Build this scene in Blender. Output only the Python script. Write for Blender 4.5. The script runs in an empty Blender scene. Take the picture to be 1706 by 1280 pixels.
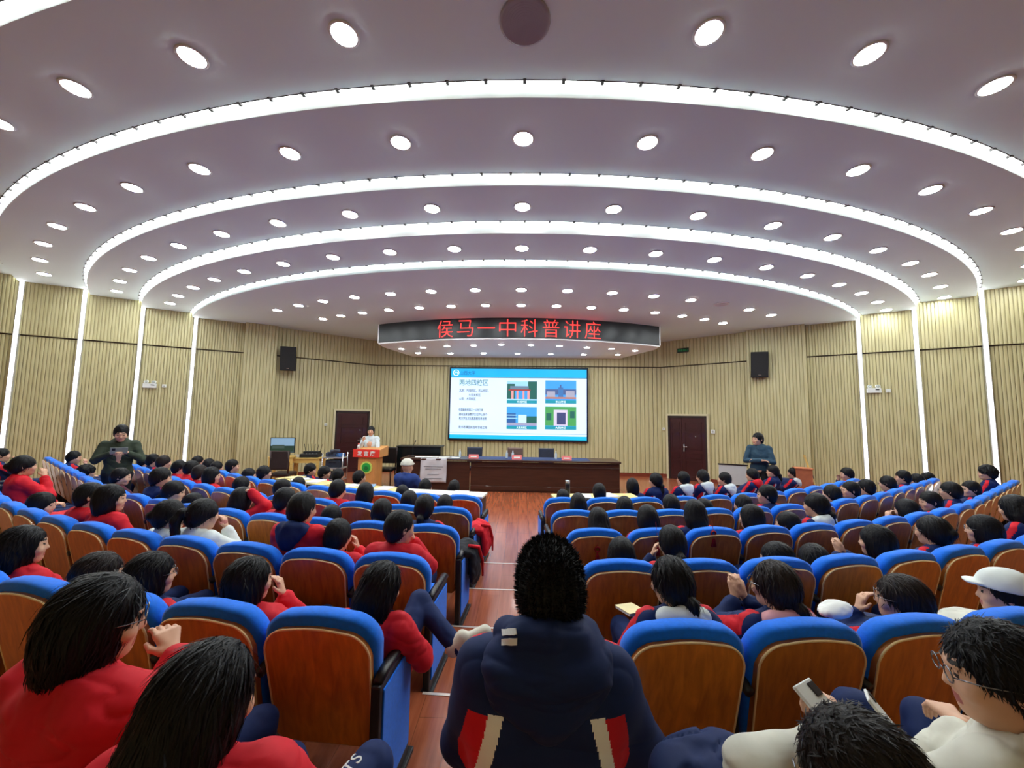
import bpy, math, random
import numpy as np
from mathutils import Vector, Matrix
random.seed(7); rng = np.random.default_rng(7)
PI = math.pi
SC = bpy.context.scene
COL = SC.collection
# ------------------------------------------------------------------ camera
F_PX = 634.0; PITCH = math.radians(4.74); ROLL = math.radians(0.88); YAW = math.radians(1.2)
cam_d = bpy.data.cameras.new('camera'); cam = bpy.data.objects.new('camera', cam_d); COL.objects.link(cam)
cam_d.sensor_width = 36.0; cam_d.sensor_fit = 'HORIZONTAL'; cam_d.lens = 36.0 * F_PX / 1706.0
cam_d.clip_start = 0.05; cam_d.clip_end = 100
EYE = 1.79                                   # eye height over the back tier, the hall is modelled around z = -EYE
cam.matrix_world = Matrix.Rotation(YAW, 4, 'Z') @ Matrix.Rotation(PI/2 + PITCH, 4, 'X') @ Matrix.Rotation(ROLL, 4, 'Z')
SC.camera = cam
# ------------------------------------------------------------------ world and exposure
w = bpy.data.worlds.new('world'); SC.world = w; w.use_nodes = True
w.node_tree.nodes['Background'].inputs[0].default_value = (0.6, 0.65, 0.7, 1)
w.node_tree.nodes['Background'].inputs[1].default_value = 0.05
vs = SC.view_settings; vs.view_transform = 'Standard'; vs.look = 'None'; vs.gamma = 1.0; vs.use_curve_mapping = False
vs.exposure = 0.68
LAMP = 60.0; COVE = 9.0; STRIP = 9.0; RED = 1.6; SCREEN = 0.5

# ------------------------------------------------------------------ geometry of the view (used to stand things on their real surfaces)
def ray(u, v):
    x = (u-853)/F_PX; y = -(v-640)/F_PX
    x, y = x*math.cos(ROLL)+y*math.sin(ROLL), -x*math.sin(ROLL)+y*math.cos(ROLL)
    X, Y, Z = x, math.cos(PITCH)-y*math.sin(PITCH), math.sin(PITCH)+y*math.cos(PITCH)
    return np.array([X*math.cos(YAW)-Y*math.sin(YAW), X*math.sin(YAW)+Y*math.cos(YAW), Z])
def at_z(u, v, h): d = ray(u, v); return d*(h/d[2])
def at_y(u, v, Y): d = ray(u, v); return d*(Y/d[1])
def at_wall(u, v, a, b):
    d = ray(u, v); n = (b[1]-a[1], -(b[0]-a[0])); return d*((a[0]*n[0]+a[1]*n[1])/(d[0]*n[0]+d[1]*n[1]))
def px_of(x, y, z):
    X, Y = x*math.cos(YAW)+y*math.sin(YAW), -x*math.sin(YAW)+y*math.cos(YAW)
    d = Y*math.cos(PITCH)+z*math.sin(PITCH); yy = -Y*math.sin(PITCH)+z*math.cos(PITCH)
    a, b = X*math.cos(ROLL)-yy*math.sin(ROLL), X*math.sin(ROLL)+yy*math.cos(ROLL)
    return 853+F_PX*a/d, 640-F_PX*b/d
# ------------------------------------------------------------------ materials
def srgb(r, g, b):
    f = lambda c: (c/255/12.92) if c/255 <= 0.04045 else ((c/255+0.055)/1.055)**2.4
    return (f(r), f(g), f(b), 1)
MATS = {}
def nodes(name):
    m = bpy.data.materials.new(name); m.use_nodes = True; nt = m.node_tree
    return m, nt, nt.nodes['Principled BSDF']
def mat(name, col, rough=0.6, metal=0.0, var=0.0, scale=8.0, bump=0.0, stretch=(1, 1, 1), coat=0.0, sheen=0.0, spec=0.5):
    if name in MATS: return MATS[name]
    m, nt, b = nodes(name); L = nt.links
    b.inputs['Base Color'].default_value = col; b.inputs['Roughness'].default_value = rough
    b.inputs['Metallic'].default_value = metal; b.inputs['Coat Weight'].default_value = coat
    b.inputs['Sheen Weight'].default_value = sheen; b.inputs['Specular IOR Level'].default_value = spec
    if var or bump:
        tc = nt.nodes.new('ShaderNodeTexCoord'); mp = nt.nodes.new('ShaderNodeMapping'); mp.inputs['Scale'].default_value = stretch
        n = nt.nodes.new('ShaderNodeTexNoise'); n.inputs['Scale'].default_value = scale; n.inputs['Detail'].default_value = 5
        L.new(tc.outputs['Object'], mp.inputs['Vector']); L.new(mp.outputs[0], n.inputs['Vector'])
        if var:
            r = nt.nodes.new('ShaderNodeValToRGB'); e = r.color_ramp.elements
            e[0].position = 0.3; e[1].position = 0.7
            e[0].color = tuple(max(0, c*(1-var)) for c in col[:3])+(1,); e[1].color = tuple(min(1, c*(1+var)) for c in col[:3])+(1,)
            L.new(n.outputs['Fac'], r.inputs['Fac']); L.new(r.outputs[0], b.inputs['Base Color'])
        if bump:
            bp = nt.nodes.new('ShaderNodeBump'); bp.inputs['Strength'].default_value = bump; bp.inputs['Distance'].default_value = 0.01
            L.new(n.outputs['Fac'], bp.inputs['Height']); L.new(bp.outputs[0], b.inputs['Normal'])
    MATS[name] = m; return m
def emit(name, col, s):
    if name in MATS: return MATS[name]
    m, nt, b = nodes(name)
    b.inputs['Base Color'].default_value = (col[0]*.8, col[1]*.8, col[2]*.8, 1)
    b.inputs['Emission Color'].default_value = col; b.inputs['Emission Strength'].default_value = s
    MATS[name] = m; return m
# ------------------------------------------------------------------ object helpers
def link(o, parent=None):
    COL.objects.link(o)
    if parent: o.parent = parent
    return o
def tag(o, label=None, cat=None, group=None, kind=None):
    if label: o['label'] = label
    if cat: o['category'] = cat
    if group: o['group'] = group
    if kind: o['kind'] = kind
    return o
def thing(name, label, cat, loc=(0, 0, 0), rz=0.0, group=None):
    o = bpy.data.objects.new(name, None); o.empty_display_size = 0.1; link(o); o.location = loc; o.rotation_euler = (0, 0, rz)
    return tag(o, label, cat, group)
def copy_tree(o, parent=None):
    c = o.copy(); link(c)
    if parent: c.parent = parent
    for ch in list(o.children): copy_tree(ch, c)
    return c
class M:
    def __init__(s): s.v = []; s.f = []; s.m = []
    def add(s, vs, fs, mi=0):
        n = len(s.v); s.v += [tuple(map(float, p)) for p in vs]; s.f += [tuple(i+n for i in f) for f in fs]; s.m += [mi]*len(fs); return s
    def box(s, c, d, rz=0.0, mi=0, rx=0.0, ry=0.0):
        R = Matrix.Rotation(rz, 3, 'Z') @ Matrix.Rotation(rx, 3, 'X') @ Matrix.Rotation(ry, 3, 'Y')
        vs = [Vector(c)+R @ Vector((x*d[0]/2, y*d[1]/2, z*d[2]/2)) for x in (-1, 1) for y in (-1, 1) for z in (-1, 1)]
        return s.add(vs, [(0, 1, 3, 2), (4, 6, 7, 5), (0, 4, 5, 1), (2, 3, 7, 6), (0, 2, 6, 4), (1, 5, 7, 3)], mi)
    def prism(s, poly, z0, z1, mi=0):
        n = len(poly); vs = [(p[0], p[1], z0) for p in poly]+[(p[0], p[1], z1) for p in poly]
        return s.add(vs, [tuple(range(n))[::-1], tuple(range(n, 2*n))]+[(i, (i+1) % n, n+(i+1) % n, n+i) for i in range(n)], mi)
    def tube(s, pts, r, n=8, mi=0, closed=False):
        pts = [Vector(p) for p in pts]; k = len(pts); rs = r if isinstance(r, (list, tuple)) else [r]*k
        vs = []; up = Vector((0, 0, 1))
        for i, p in enumerate(pts):
            t = (pts[min(i+1, k-1)]-pts[max(i-1, 0)]) if not closed else (pts[(i+1) % k]-pts[i-1])
            t.normalize(); a = t.cross(up)
            if a.length < 1e-3: a = t.cross(Vector((1, 0, 0)))
            a.normalize(); b = t.cross(a)
            vs += [p+(a*math.cos(2*PI*j/n)+b*math.sin(2*PI*j/n))*rs[i] for j in range(n)]
        fs = [(i*n+j, i*n+(j+1) % n, ((i+1) % k)*n+(j+1) % n, ((i+1) % k)*n+j) for i in range(k if closed else k-1) for j in range(n)]
        if not closed: fs += [tuple(range(n))[::-1], tuple(range((k-1)*n, k*n))]
        return s.add(vs, fs, mi)
    def lathe(s, prof, c=(0, 0, 0), n=24, mi=0):
        vs = []; k = len(prof)
        for r, z in prof: vs += [(c[0]+r*math.cos(2*PI*j/n), c[1]+r*math.sin(2*PI*j/n), c[2]+z) for j in range(n)]
        fs = [(i*n+j, i*n+(j+1) % n, (i+1)*n+(j+1) % n, (i+1)*n+j) for i in range(k-1) for j in range(n)]
        fs += [tuple(range(n))[::-1], tuple(range((k-1)*n, k*n))]
        return s.add(vs, fs, mi)
    def strip(s, A, B, mi=0):
        n = len(A); return s.add(list(A)+list(B), [(i, i+1, n+i+1, n+i) for i in range(n-1)], mi)
    def build(s, name, mats, parent=None, smooth=False, bevel=0.0):
        me = bpy.data.meshes.new(name); me.from_pydata(s.v, [], s.f); me.update()
        mats = mats if isinstance(mats, (list, tuple)) else [mats]
        for m in mats: me.materials.append(m)
        me.polygons.foreach_set('material_index', s.m)
        if smooth: me.polygons.foreach_set('use_smooth', [True]*len(s.f))
        o = bpy.data.objects.new(name, me); link(o, parent)
        if bevel:
            b = o.modifiers.new('b', 'BEVEL'); b.width = bevel; b.segments = 2; b.limit_method = 'ANGLE'
        return o
def bent_text(name, body, h, centre, f, m, parent=None, depth=0.004, bold=0.0, width=None, gap=1.0):
    """lettering of height h; f maps (x, z, lift) in metres to a place on the surface"""
    c = bpy.data.curves.new(name, 'FONT'); c.body = body; c.align_x = 'CENTER'; c.align_y = 'CENTER'; c.size = h; c.extrude = depth/2; c.offset = bold
    c.space_character = gap; c.resolution_u = 4
    o = bpy.data.objects.new(name, c); COL.objects.link(o)
    dg = bpy.context.evaluated_depsgraph_get(); me = bpy.data.meshes.new_from_object(o.evaluated_get(dg)); bpy.data.objects.remove(o)
    n = len(me.vertices)
    if not n: return None
    co = np.zeros(n*3); me.vertices.foreach_get('co', co); co = co.reshape(-1, 3)
    co[:, 0] -= (co[:, 0].min()+co[:, 0].max())/2; co[:, 1] -= (co[:, 1].min()+co[:, 1].max())/2
    if width: co[:, 0] *= width/max(1e-6, np.ptp(co[:, 0]))
    out = np.array([f(centre[0]+x, centre[1]+y, z+depth/2) for x, y, z in co])
    me.vertices.foreach_set('co', out.ravel()); me.materials.clear(); me.materials.append(m); me.update()
    o = bpy.data.objects.new(name, me); link(o, parent); return o
# ------------------------------------------------------------------ room shell
J = 1.71; FLOOR0 = -1.97
H = [None, 2.58, 2.70, 2.86, 2.98, 3.10, 3.22]
RC = [None, 13.03, 14.05, 14.98, 16.16, 17.27]
CC = (0.0, 19.5)
LW = ((-13.2, 7.67), (-8.11, 10.89)); RW = ((7.79, 10.42), (13.2, 6.76))
ROOM = [(-13.2, -1.8), (-13.2, 7.67), (-8.11, 10.89), (-7.44, 11.36), (-5.10, 13.40), (4.80, 13.0), (6.74, 11.30), (7.79, 10.42), (13.2, 6.76), (13.2, -1.8)]
def inside(x, y):
    c = False; n = len(ROOM)
    for i in range(n):
        a, b = ROOM[i], ROOM[(i+1) % n]
        if (a[1] > y) != (b[1] > y) and x < (b[0]-a[0])*(y-a[1])/(b[1]-a[1])+a[0]: c = not c
    return c
def limits(R):
    L = []
    for sg in (-1, 1):
        a = 0.0
        while inside(CC[0]+sg*R*math.sin(a), CC[1]-R*math.cos(a)) and a < 1.5: a += 0.002
        L.append(sg*a)
    return L
def ring(R, z, n=96):
    a0, a1 = limits(R); return [(CC[0]+R*math.sin(a0+(a1-a0)*i/n), CC[1]-R*math.cos(a0+(a1-a0)*i/n), z) for i in range(n+1)]
m_ceil = mat('ceiling_paint', srgb(216, 231, 230), 0.7, bump=0.02, scale=3)
m_white = mat('white_paint', srgb(238, 240, 240), 0.5, bump=0.02, scale=10)
def wood_wall():
    m, nt, b = nodes('slatted_wood'); L = nt.links
    tc = nt.nodes.new('ShaderNodeTexCoord'); mp = nt.nodes.new('ShaderNodeMapping'); mp.inputs['Scale'].default_value = (9, 9, 0.5)
    n = nt.nodes.new('ShaderNodeTexNoise'); n.inputs['Scale'].default_value = 3; n.inputs['Detail'].default_value = 6
    r = nt.nodes.new('ShaderNodeValToRGB'); e = r.color_ramp.elements; e[0].position = .3; e[1].position = .75
    e[0].color = srgb(184, 174, 128); e[1].color = srgb(208, 200, 158)
    L.new(tc.outputs['Object'], mp.inputs[0]); L.new(mp.outputs[0], n.inputs['Vector']); L.new(n.outputs['Fac'], r.inputs['Fac']); L.new(r.outputs[0], b.inputs['Base Color'])
    b.inputs['Roughness'].default_value = 0.42; return m
m_wall = wood_wall(); m_groove = mat('groove_wood', srgb(166, 154, 112), 0.6, var=.1)
m_dark = mat('shadow_gap', srgb(60, 48, 34), 0.7, var=.1)
def slats(g, a, b, z0, z1, pitch, out):
    """vertical ribs between plan points a and b, room side to the right of a->b when out > 0"""
    a = Vector(a); b = Vector(b); d = b-a; Lg = d.length; d.normalize(); nrm = Vector((d.y, -d.x)); k = max(1, int(Lg/pitch)); p = Lg/k
    P = []; mi = []
    for i in range(k):
        s = i*p
        for q, o in ((0, 0), (.10, 0), (.2, .010), (.55, .013), (.9, .010), (1.0, 0)):
            P.append(a+d*(s+q*p)+nrm*(out+o)); mi.append(1 if q < .1 else 0)
    n = len(P)
    g.v += [(q.x, q.y, z0) for q in P]+[(q.x, q.y, z1) for q in P]; base = len(g.v)-2*n
    for i in range(n-1): g.f.append((base+i, base+i+1, base+n+i+1, base+n+i)); g.m.append(mi[i])
    g.prism([tuple(a+nrm*(out-.0)), tuple(b+nrm*out), tuple(b+nrm*(out-.02)), tuple(a+nrm*(out-.02))], z0, z1, 1)
def wall(name, a, b, pitch, top=3.5):
    g = M(); slats(g, a, b, FLOOR0, J-.015, pitch, 0.0); slats(g, a, b, J+.015, top, pitch, 0.045)
    a_, b_ = Vector(a), Vector(b); d = (b_-a_).normalized(); nr = Vector((d.y, -d.x))
    g.prism([tuple(a_), tuple(b_), tuple(b_-nr*.12), tuple(a_-nr*.12)], FLOOR0-.1, top, 2)
    return tag(g.build(name, [m_wall, m_groove, m_dark]), kind='structure')
wall('wall_left', LW[0], LW[1], 0.062); wall('wall_right', RW[0], RW[1], 0.062)
wall('wall_stage_left', ROOM[3], ROOM[4], 0.105, 3.0); wall('wall_stage', ROOM[4], ROOM[5], 0.14, 3.0); wall('wall_stage_right', ROOM[5], ROOM[6], 0.105, 3.0)
for nm, a, b in (('wall_pilaster_left', ROOM[2], ROOM[3]), ('wall_pilaster_right', ROOM[6], ROOM[7])):
    g = M(); a = Vector(a); b = Vector(b); d = (b-a).normalized(); nr = Vector((d.y, -d.x)); slats(g, a, b, FLOOR0, 3.0, .075, .24)
    g.prism([tuple(a+nr*.22), tuple(b+nr*.22), tuple(b-nr*.1), tuple(a-nr*.1)], FLOOR0, 3.0, 0)
    tag(g.build(nm, [m_wall, m_groove]), kind='structure')
g = M()
for a, b in ((ROOM[0], ROOM[1]), (ROOM[8], ROOM[9]), (ROOM[9], ROOM[0])):
    a = Vector(a); b = Vector(b); d = (b-a).normalized(); nr = Vector((d.y, -d.x)); g.prism([tuple(a), tuple(b), tuple(b-nr*.12), tuple(a-nr*.12)], FLOOR0-.1, 3.5)
tag(g.build('wall_back', mat('plain_wood_panel', srgb(200, 184, 134), .6, var=.08, scale=4)), kind='structure')
# ceiling: stepped panels, each a flat ring round the stage
g = M(); A = ring(RC[1], H[1])
far = []
for p in A:
    dx, dy = p[0]-CC[0], p[1]-CC[1]; L_ = math.hypot(dx, dy); t = 0.0
    while inside(p[0]-dx/L_*t*1.0, p[1]-dy/L_*t) and t < 9: t += .05
    far.append((p[0]-dx/L_*t, p[1]-dy/L_*t, H[1]))
g.prism([p[:2] for p in ring(RC[1], 0)]+[ROOM[6], ROOM[5], ROOM[4], ROOM[3]], H[1], H[1]+.04)
for k in range(1, 6):
    inner = RC[k]+.055; z = H[k+1]
    if k < 5: out = ring(RC[k+1], z)
    else:
        out = []
        for p in ring(inner, z):
            dx, dy = p[0]-CC[0], p[1]-CC[1]; L_ = math.hypot(dx, dy); t = 0.0
            while inside(p[0]+dx/L_*t, p[1]+dy/L_*t) and t < 12: t += .05
            out.append((p[0]+dx/L_*(t+.1), p[1]+dy/L_*(t+.1), z))
    inn = ring(inner, z)
    g.strip(inn, out); g.strip([(x, y, zz+.06) for x, y, zz in inn], inn)
    fa = ring(RC[k], H[k]); fb = ring(RC[k]-.03, H[k])
    g.strip(fa, [(x, y, H[k]+.32) for x, y, _ in fa], 1)
    g.strip([(x, y, H[k+1]+.22) for x, y, _ in ring(RC[k]-.02, 0)], [(x, y, H[k+1]+.22) for x, y, _ in ring(RC[k]+.3, 0)], 1)
tag(g.build('ceiling', [m_ceil, m_white]), kind='structure')
g = M(); g.prism([(p[0]*1.01, p[1]) for p in ROOM], 3.52, 3.6); tag(g.build('ceiling_slab', m_white), kind='structure')
# cove lights in the slots
m_led = emit('led_tape', (0.93, 1.0, 0.99, 1), COVE); m_metal_dark = mat('dark_steel', srgb(58, 52, 52), .4, .6, var=.1)
NTH = ['', 'nearest the stage', 'second from the stage', 'third from the stage', 'fourth from the stage', 'cut by the top left corner']
for k in range(1, 6):
    t = thing('cove_light', 'curved white cove light line sweeping across the ceiling, '+NTH[k], 'light', (0, 0, 0), 0, 'cove light lines in the ceiling steps')
    z = H[k+1]
    g = M(); a = ring(RC[k]+.004, z+.035); b = ring(RC[k]+.05, z+.035); g.strip(a, b); g.strip([(x, y, q+.01) for x, y, q in b], [(x, y, q+.01) for x, y, q in a])
    g.build('led_tape', m_led, t)
    g = M(); g.tube([(x, y, z+.002) for x, y, _ in ring(RC[k]+.06, 0, 80)], .007, 5)
    a0, a1 = limits(RC[k]+.05); n = int((a1-a0)*RC[k]/.36)
    for i in range(n+1):
        q = a0+(a1-a0)*i/n; g.box((CC[0]+(RC[k]+.05)*math.sin(q), CC[1]-(RC[k]+.05)*math.cos(q), z+.004), (.03, .05, .025), q)
    g.build('clip_rail', m_metal_dark, t)
# light lines running down the side walls
m_alu = mat('aluminium', srgb(205, 208, 210), .35, .7, var=.05)
m_strip = emit('led_strip', (1.0, 0.97, 1.0, 1), STRIP)
WL = [(LW, [(22, 640), (130, 640), (230, 640), (320, 640)], 'left'), (RW, [(1436, 640), (1532, 640), (1648, 640)], 'right')]
ordn = ['first', 'second', 'third', 'fourth', 'fifth', 'sixth', 'seventh', 'eighth', 'ninth', 'tenth', 'eleventh', 'twelfth', 'thirteenth', 'fourteenth', 'fifteenth', 'sixteenth', 'seventeenth', 'eighteenth', 'nineteenth', 'twentieth']
def on_wall_strips():
    for (a, b), L, side in WL:
        pts = sorted([tuple(at_wall(u, v, a, b)[:2]) for u, v in L], key=lambda p: -p[1])
        d = Vector((b[0]-a[0], b[1]-a[1])).normalized(); nr = Vector((d.y, -d.x))
        for i, p in enumerate(pts):
            top = H[min(i+1, 5)]+.1
            t = thing('wall_light', 'vertical white light line on the %s wall, %s from the stage end' % (side, ordn[i]), 'light', (p[0]+nr.x*.03, p[1]+nr.y*.03, FLOOR0), math.atan2(d.y, d.x), 'vertical light lines on the side walls')
            hh = top-FLOOR0
            g = M(); g.box((0, -.02, hh/2), (.085, .07, hh)); g.build('channel', m_alu, t)
            g = M(); g.box((0, -.06, hh/2), (.052, .016, hh)); g.build('diffuser', m_strip, t)
on_wall_strips()
# floor: base plus four shallow tiers
CX, CY = 0.1, 14.7; AMAX = math.radians(33)
def path(R, s):
    a = s/R
    if abs(a) <= AMAX: return CX+R*math.sin(a), CY-R*math.cos(a), a
    sg = 1 if a > 0 else -1; e = abs(s)-AMAX*R
    return CX+sg*(R*math.sin(AMAX)+e*math.cos(AMAX)), CY-R*math.cos(AMAX)+e*math.sin(AMAX), sg*AMAX
ROWR = [13.8, 12.93, 12.04, 11.15, 10.3, 9.5, 8.55, 7.9]
ROWZ = [-1.79, -1.79, -1.85, -1.90, -1.94, -1.97, -1.97, -1.97]
EDGE = [(12.12, -1.79), (11.22, -1.85), (10.37, -1.90), (9.52, -1.94)]
def wood_floor():
    m, nt, b = nodes('laminate_floor'); L = nt.links
    tc = nt.nodes.new('ShaderNodeTexCoord')
    mp = nt.nodes.new('ShaderNodeMapping'); mp.inputs['Scale'].default_value = (14, .8, 1)
    n = nt.nodes.new('ShaderNodeTexNoise'); n.inputs['Scale'].default_value = 2.2; n.inputs['Detail'].default_value = 7
    r = nt.nodes.new('ShaderNodeValToRGB'); e = r.color_ramp.elements; e[0].position = .28; e[1].position = .78
    e[0].color = srgb(150, 76, 48); e[1].color = srgb(192, 108, 70)
    br = nt.nodes.new('ShaderNodeTexBrick'); mp2 = nt.nodes.new('ShaderNodeMapping'); mp2.inputs['Rotation'].default_value = (0, 0, PI/2)
    br.inputs['Scale'].default_value = 1.0; br.inputs['Brick Width'].default_value = 1.2; br.inputs['Row Height'].default_value = .19; br.inputs['Mortar Size'].default_value = .002
    br.inputs['Color1'].default_value = (1, 1, 1, 1); br.inputs['Color2'].default_value = (.82, .82, .82, 1); br.inputs['Mortar'].default_value = (.45, .45, .45, 1)
    mx = nt.nodes.new('ShaderNodeMix'); mx.data_type = 'RGBA'; mx.blend_type = 'MULTIPLY'; mx.inputs[0].default_value = 1
    L.new(tc.outputs['Object'], mp.inputs[0]); L.new(mp.outputs[0], n.inputs['Vector']); L.new(n.outputs['Fac'], r.inputs['Fac'])
    L.new(tc.outputs['Object'], mp2.inputs[0]); L.new(mp2.outputs[0], br.inputs['Vector'])
    L.new(r.outputs[0], mx.inputs[6]); L.new(br.outputs['Color'], mx.inputs[7]); L.new(mx.outputs[2], b.inputs['Base Color'])
    b.inputs['Roughness'].default_value = .24; b.inputs['Coat Weight'].default_value = .25; b.inputs['Coat Roughness'].default_value = .12
    return m
m_floor = wood_floor(); m_nose = mat('nosing_metal', srgb(232, 214, 200), .3, .4, var=.05)
def edge_line(R, z, n=120):
    lo = hi = 0.0
    while inside(*path(R, lo)[:2]): lo -= .1
    while inside(*path(R, hi)[:2]): hi += .1
    return [path(R, lo+(hi-lo)*i/n)[:2]+(z,) for i in range(n+1)]
g = M(); g.prism(ROOM, FLOOR0-.1, FLOOR0)
for i, (R, z) in enumerate(EDGE):
    fr = edge_line(R, z)
    if i == 0: bk = [(-13.2+26.4*j/120, -1.8, z) for j in range(121)]
    else: bk = edge_line(EDGE[i-1][0], z)
    g.strip(bk, fr); zz = EDGE[i+1][1] if i < 3 else FLOOR0
    g.strip(fr, [(x, y, zz-.001) for x, y, _ in fr])
tag(g.build('floor', m_floor), kind='structure')
for i, (R, z) in enumerate(EDGE):
    g = M(); A = [path(R+.02, s)[:2]+(z+.003,) for s in (-.7, -.4, 0, .4)]; B = [path(R-.003, s)[:2]+(z+.003,) for s in (-.7, -.4, 0, .4)]
    g.strip(A, B); g.strip(B, [(x, y, q-.03) for x, y, q in B]); tag(g.build('trim_%d' % (i+1), m_nose), kind='structure')
# red-brown skirting along the stage walls
m_skirt = mat('red_skirting', srgb(120, 52, 34), .4, var=.15)
SK = [('stage_left', ROOM[3], ROOM[4]), ('stage', ROOM[4], ROOM[5]), ('stage_right', ROOM[5], ROOM[6])]
for nm, a, b in SK:
    a = Vector(a); b = Vector(b); d = (b-a).normalized(); nr = Vector((d.y, -d.x)); g = M()
    segs = [(0, 1)]; Lg = (b-a).length
    if nm != 'stage':
        us = (558, 617) if nm == 'stage_left' else (1117, 1185)
        tt = sorted([(Vector(at_wall(u, 740, a, b)[:2])-a).dot(d)/Lg for u in us]); segs = [(0, tt[0]), (tt[1], 1)]
    for s0, s1 in segs:
        p, q = a+d*Lg*s0, a+d*Lg*s1; g.prism([tuple(p+nr*.035), tuple(q+nr*.035), tuple(q), tuple(p)], FLOOR0, FLOOR0+.12)
    tag(g.build('baseboard_'+nm, m_skirt), kind='structure')
# ------------------------------------------------------------------ downlights
m_lamp = emit('lamp_diffuser', (0.93, 1.0, 1.0, 1), LAMP); m_rim = mat('lamp_rim', srgb(225, 225, 225), .4, var=.03)
lamp0 = None
def downlight(x, y, z, label, group, s=1.0):
    global lamp0
    if lamp0 is None:
        t = thing('downlight', label, 'ceiling light', (x, y, z), 0, group)
        g = M(); g.lathe([(.104, 0), (.118, -.002), (.122, -.008), (.104, -.011)], n=28); g.build('rim', m_rim, t, True)
        g = M(); g.lathe([(.0, -.019), (.06, -.018), (.095, -.014), (.105, -.008), (.1, .002)], n=28); g.build('diffuser', m_lamp, t, True)
        lamp0 = t
    else:
        t = copy_tree(lamp0); t.location = (x, y, z); tag(t, label, 'ceiling light', group)
    t.scale = (s, s, s); return t
AR = {'front row over the stage': (10.78, H[1], [0, 4.43, 8.88, 13.22, 17.8, 22.2, 26.35, 30.4], [0]),
      'second row over the stage': (11.88, H[1], [0, 4.6, 9.17, 13.7, 18.2, 22.7, 26.9, 31.4], [5]),
      'first curved ceiling step from the stage': (13.56, H[2], [0, 4.66, 9.37, 13.98, 18.7, 23.25, 27.75, 32.05, 36.6, 40.8], []),
      'second curved ceiling step from the stage': (14.5, H[3], [0, 4.97, 9.86, 14.8, 19.55, 24.3, 29.0, 33.65, 38.15, 42.5], []),
      'third curved ceiling step from the stage': (15.63, H[4], [0, 4.95, 9.9, 14.8, 19.6, 24.4, 29.1, 33.7, 38.3, 42.7], []),
      'ceiling step nearest the camera': (16.72, H[5], [0, 5.08, 10.05, 15.04, 20.0], [0])}
for ri, (nm, (R, z, ang, skip)) in enumerate(AR.items()):
    for i, a in enumerate(ang):
        for sg in ((1,) if i == 0 else (-1, 1)):
            if (ri == 1 and i == 5 and sg == 1) or (ri == 5 and i == 0): continue
            if ri >= 3 and i >= 7 and sg == 1: a_ = a-.5
            else: a_ = a
            q = math.radians(a_)*sg
            lab = 'round white ceiling downlight, %s, %s' % (('centre' if i == 0 else '%s %s of centre' % (ordn[i-1], 'right' if sg > 0 else 'left')), nm)
            downlight(CC[0]+R*math.sin(q), CC[1]-R*math.cos(q), z, lab, 'downlights of the '+nm)
# round ceiling vents
m_vent = mat('grey_grille', srgb(150, 143, 146), .7, var=.05)
for (R, a, z, r, lab) in ((16.75, 0.0, H[5], .2, 'round grey ceiling speaker grille at the top centre of the photo'), (11.9, 22.3, H[1], .16, 'round pale ceiling grille to the right of the hanging sign')):
    q = math.radians(a); t = thing('ceiling_speaker', lab, 'ceiling speaker', (CC[0]+R*math.sin(q), CC[1]-R*math.cos(q), z))
    g = M(); g.lathe([(r*.84, 0), (r, -.002), (r, -.014), (r*.9, -.02), (r*.84, -.016)], n=32); g.build('rim', m_rim if z < 2.7 else m_vent, t, True)
    g = M()
    for j in range(9): rr = r*.85*(j+1)/9; g.tube([(rr*math.cos(2*PI*i/24), rr*math.sin(2*PI*i/24), -.011) for i in range(24)], .006, 4, closed=True)
    g.lathe([(0, -.006), (r*.85, -.006), (r*.85, -.002)], n=24); g.build('grille', m_vent, t, True)
# ------------------------------------------------------------------ hanging LED sign with its soffit
m_ledblk = mat('led_panel_black', srgb(24, 30, 36), .35, var=.1, scale=30)
m_red = emit('led_red', (1.0, .035, .03, 1), RED)
sg_ = thing('led_sign', 'curved black hanging LED sign with red Chinese characters above the stage', 'sign', (0, 0, 0))
RS = 9.62; SB = 2.035
aL = math.atan2(-at_y(630, 560, 10.72)[0], 1); pl = at_z(630, 579, SB); pr = at_z(1100, 568, SB)
qa, qb = math.atan2(pl[0], CC[1]-pl[1]), math.atan2(pr[0], CC[1]-pr[1])
N = 40; arc = [(CC[0]+RS*math.sin(qa+(qb-qa)*i/N), CC[1]-RS*math.cos(qa+(qb-qa)*i/N)) for i in range(N+1)]
g = M(); g.strip([(x, y, SB+.01) for x, y in arc], [(x, y, H[1]) for x, y in arc]); arb = [(x*.995, y+.12) for x, y in arc]
g.strip([(x, y, SB+.01) for x, y in arc], [(x, y, SB+.01) for x, y in arb]); g.strip([(x, y, SB+.01) for x, y in arb], [(x, y, H[1]) for x, y in arb])
g.build('display_panel', m_ledblk, sg_)
yb = 13.05
for nm_ in ['soffit']:
    g = M(); a, b = arc[0], arc[-1]
    poly = [tuple(p) for p in arc]+[(b[0]+.02, b[1]+.5), (b[0]-.55, yb), (a[0]+.35, yb+.1), (a[0]-.02, a[1]+.5)]
    poly = [(x, y+.02) for x, y in poly]
    g.prism(poly, SB-.03, SB+.01); g.build('soffit', m_white, sg_)
    g = M()
    for p, q in ((poly[N], poly[N+1]), (poly[N+1], poly[N+2]), (poly[N+3], poly[N+4]), (poly[N+4], poly[0])):
        g.strip([p+(SB,), q+(SB,)], [p+(H[1],), q+(H[1],)])
    g.build('side_fascia', m_white, sg_)
    for p in (arc[0], arc[-1]):
        g = M(); g.box((p[0], p[1]+.05, (SB+H[1])/2), (.03, .12, H[1]-SB)); g.build('end_trim', m_white, sg_)
u0 = at_y(720, 548, 9.95); u1 = at_y(1003, 545, 9.95)
qc = (math.atan2(u0[0], CC[1]-u0[1])+math.atan2(u1[0], CC[1]-u1[1]))/2
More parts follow.
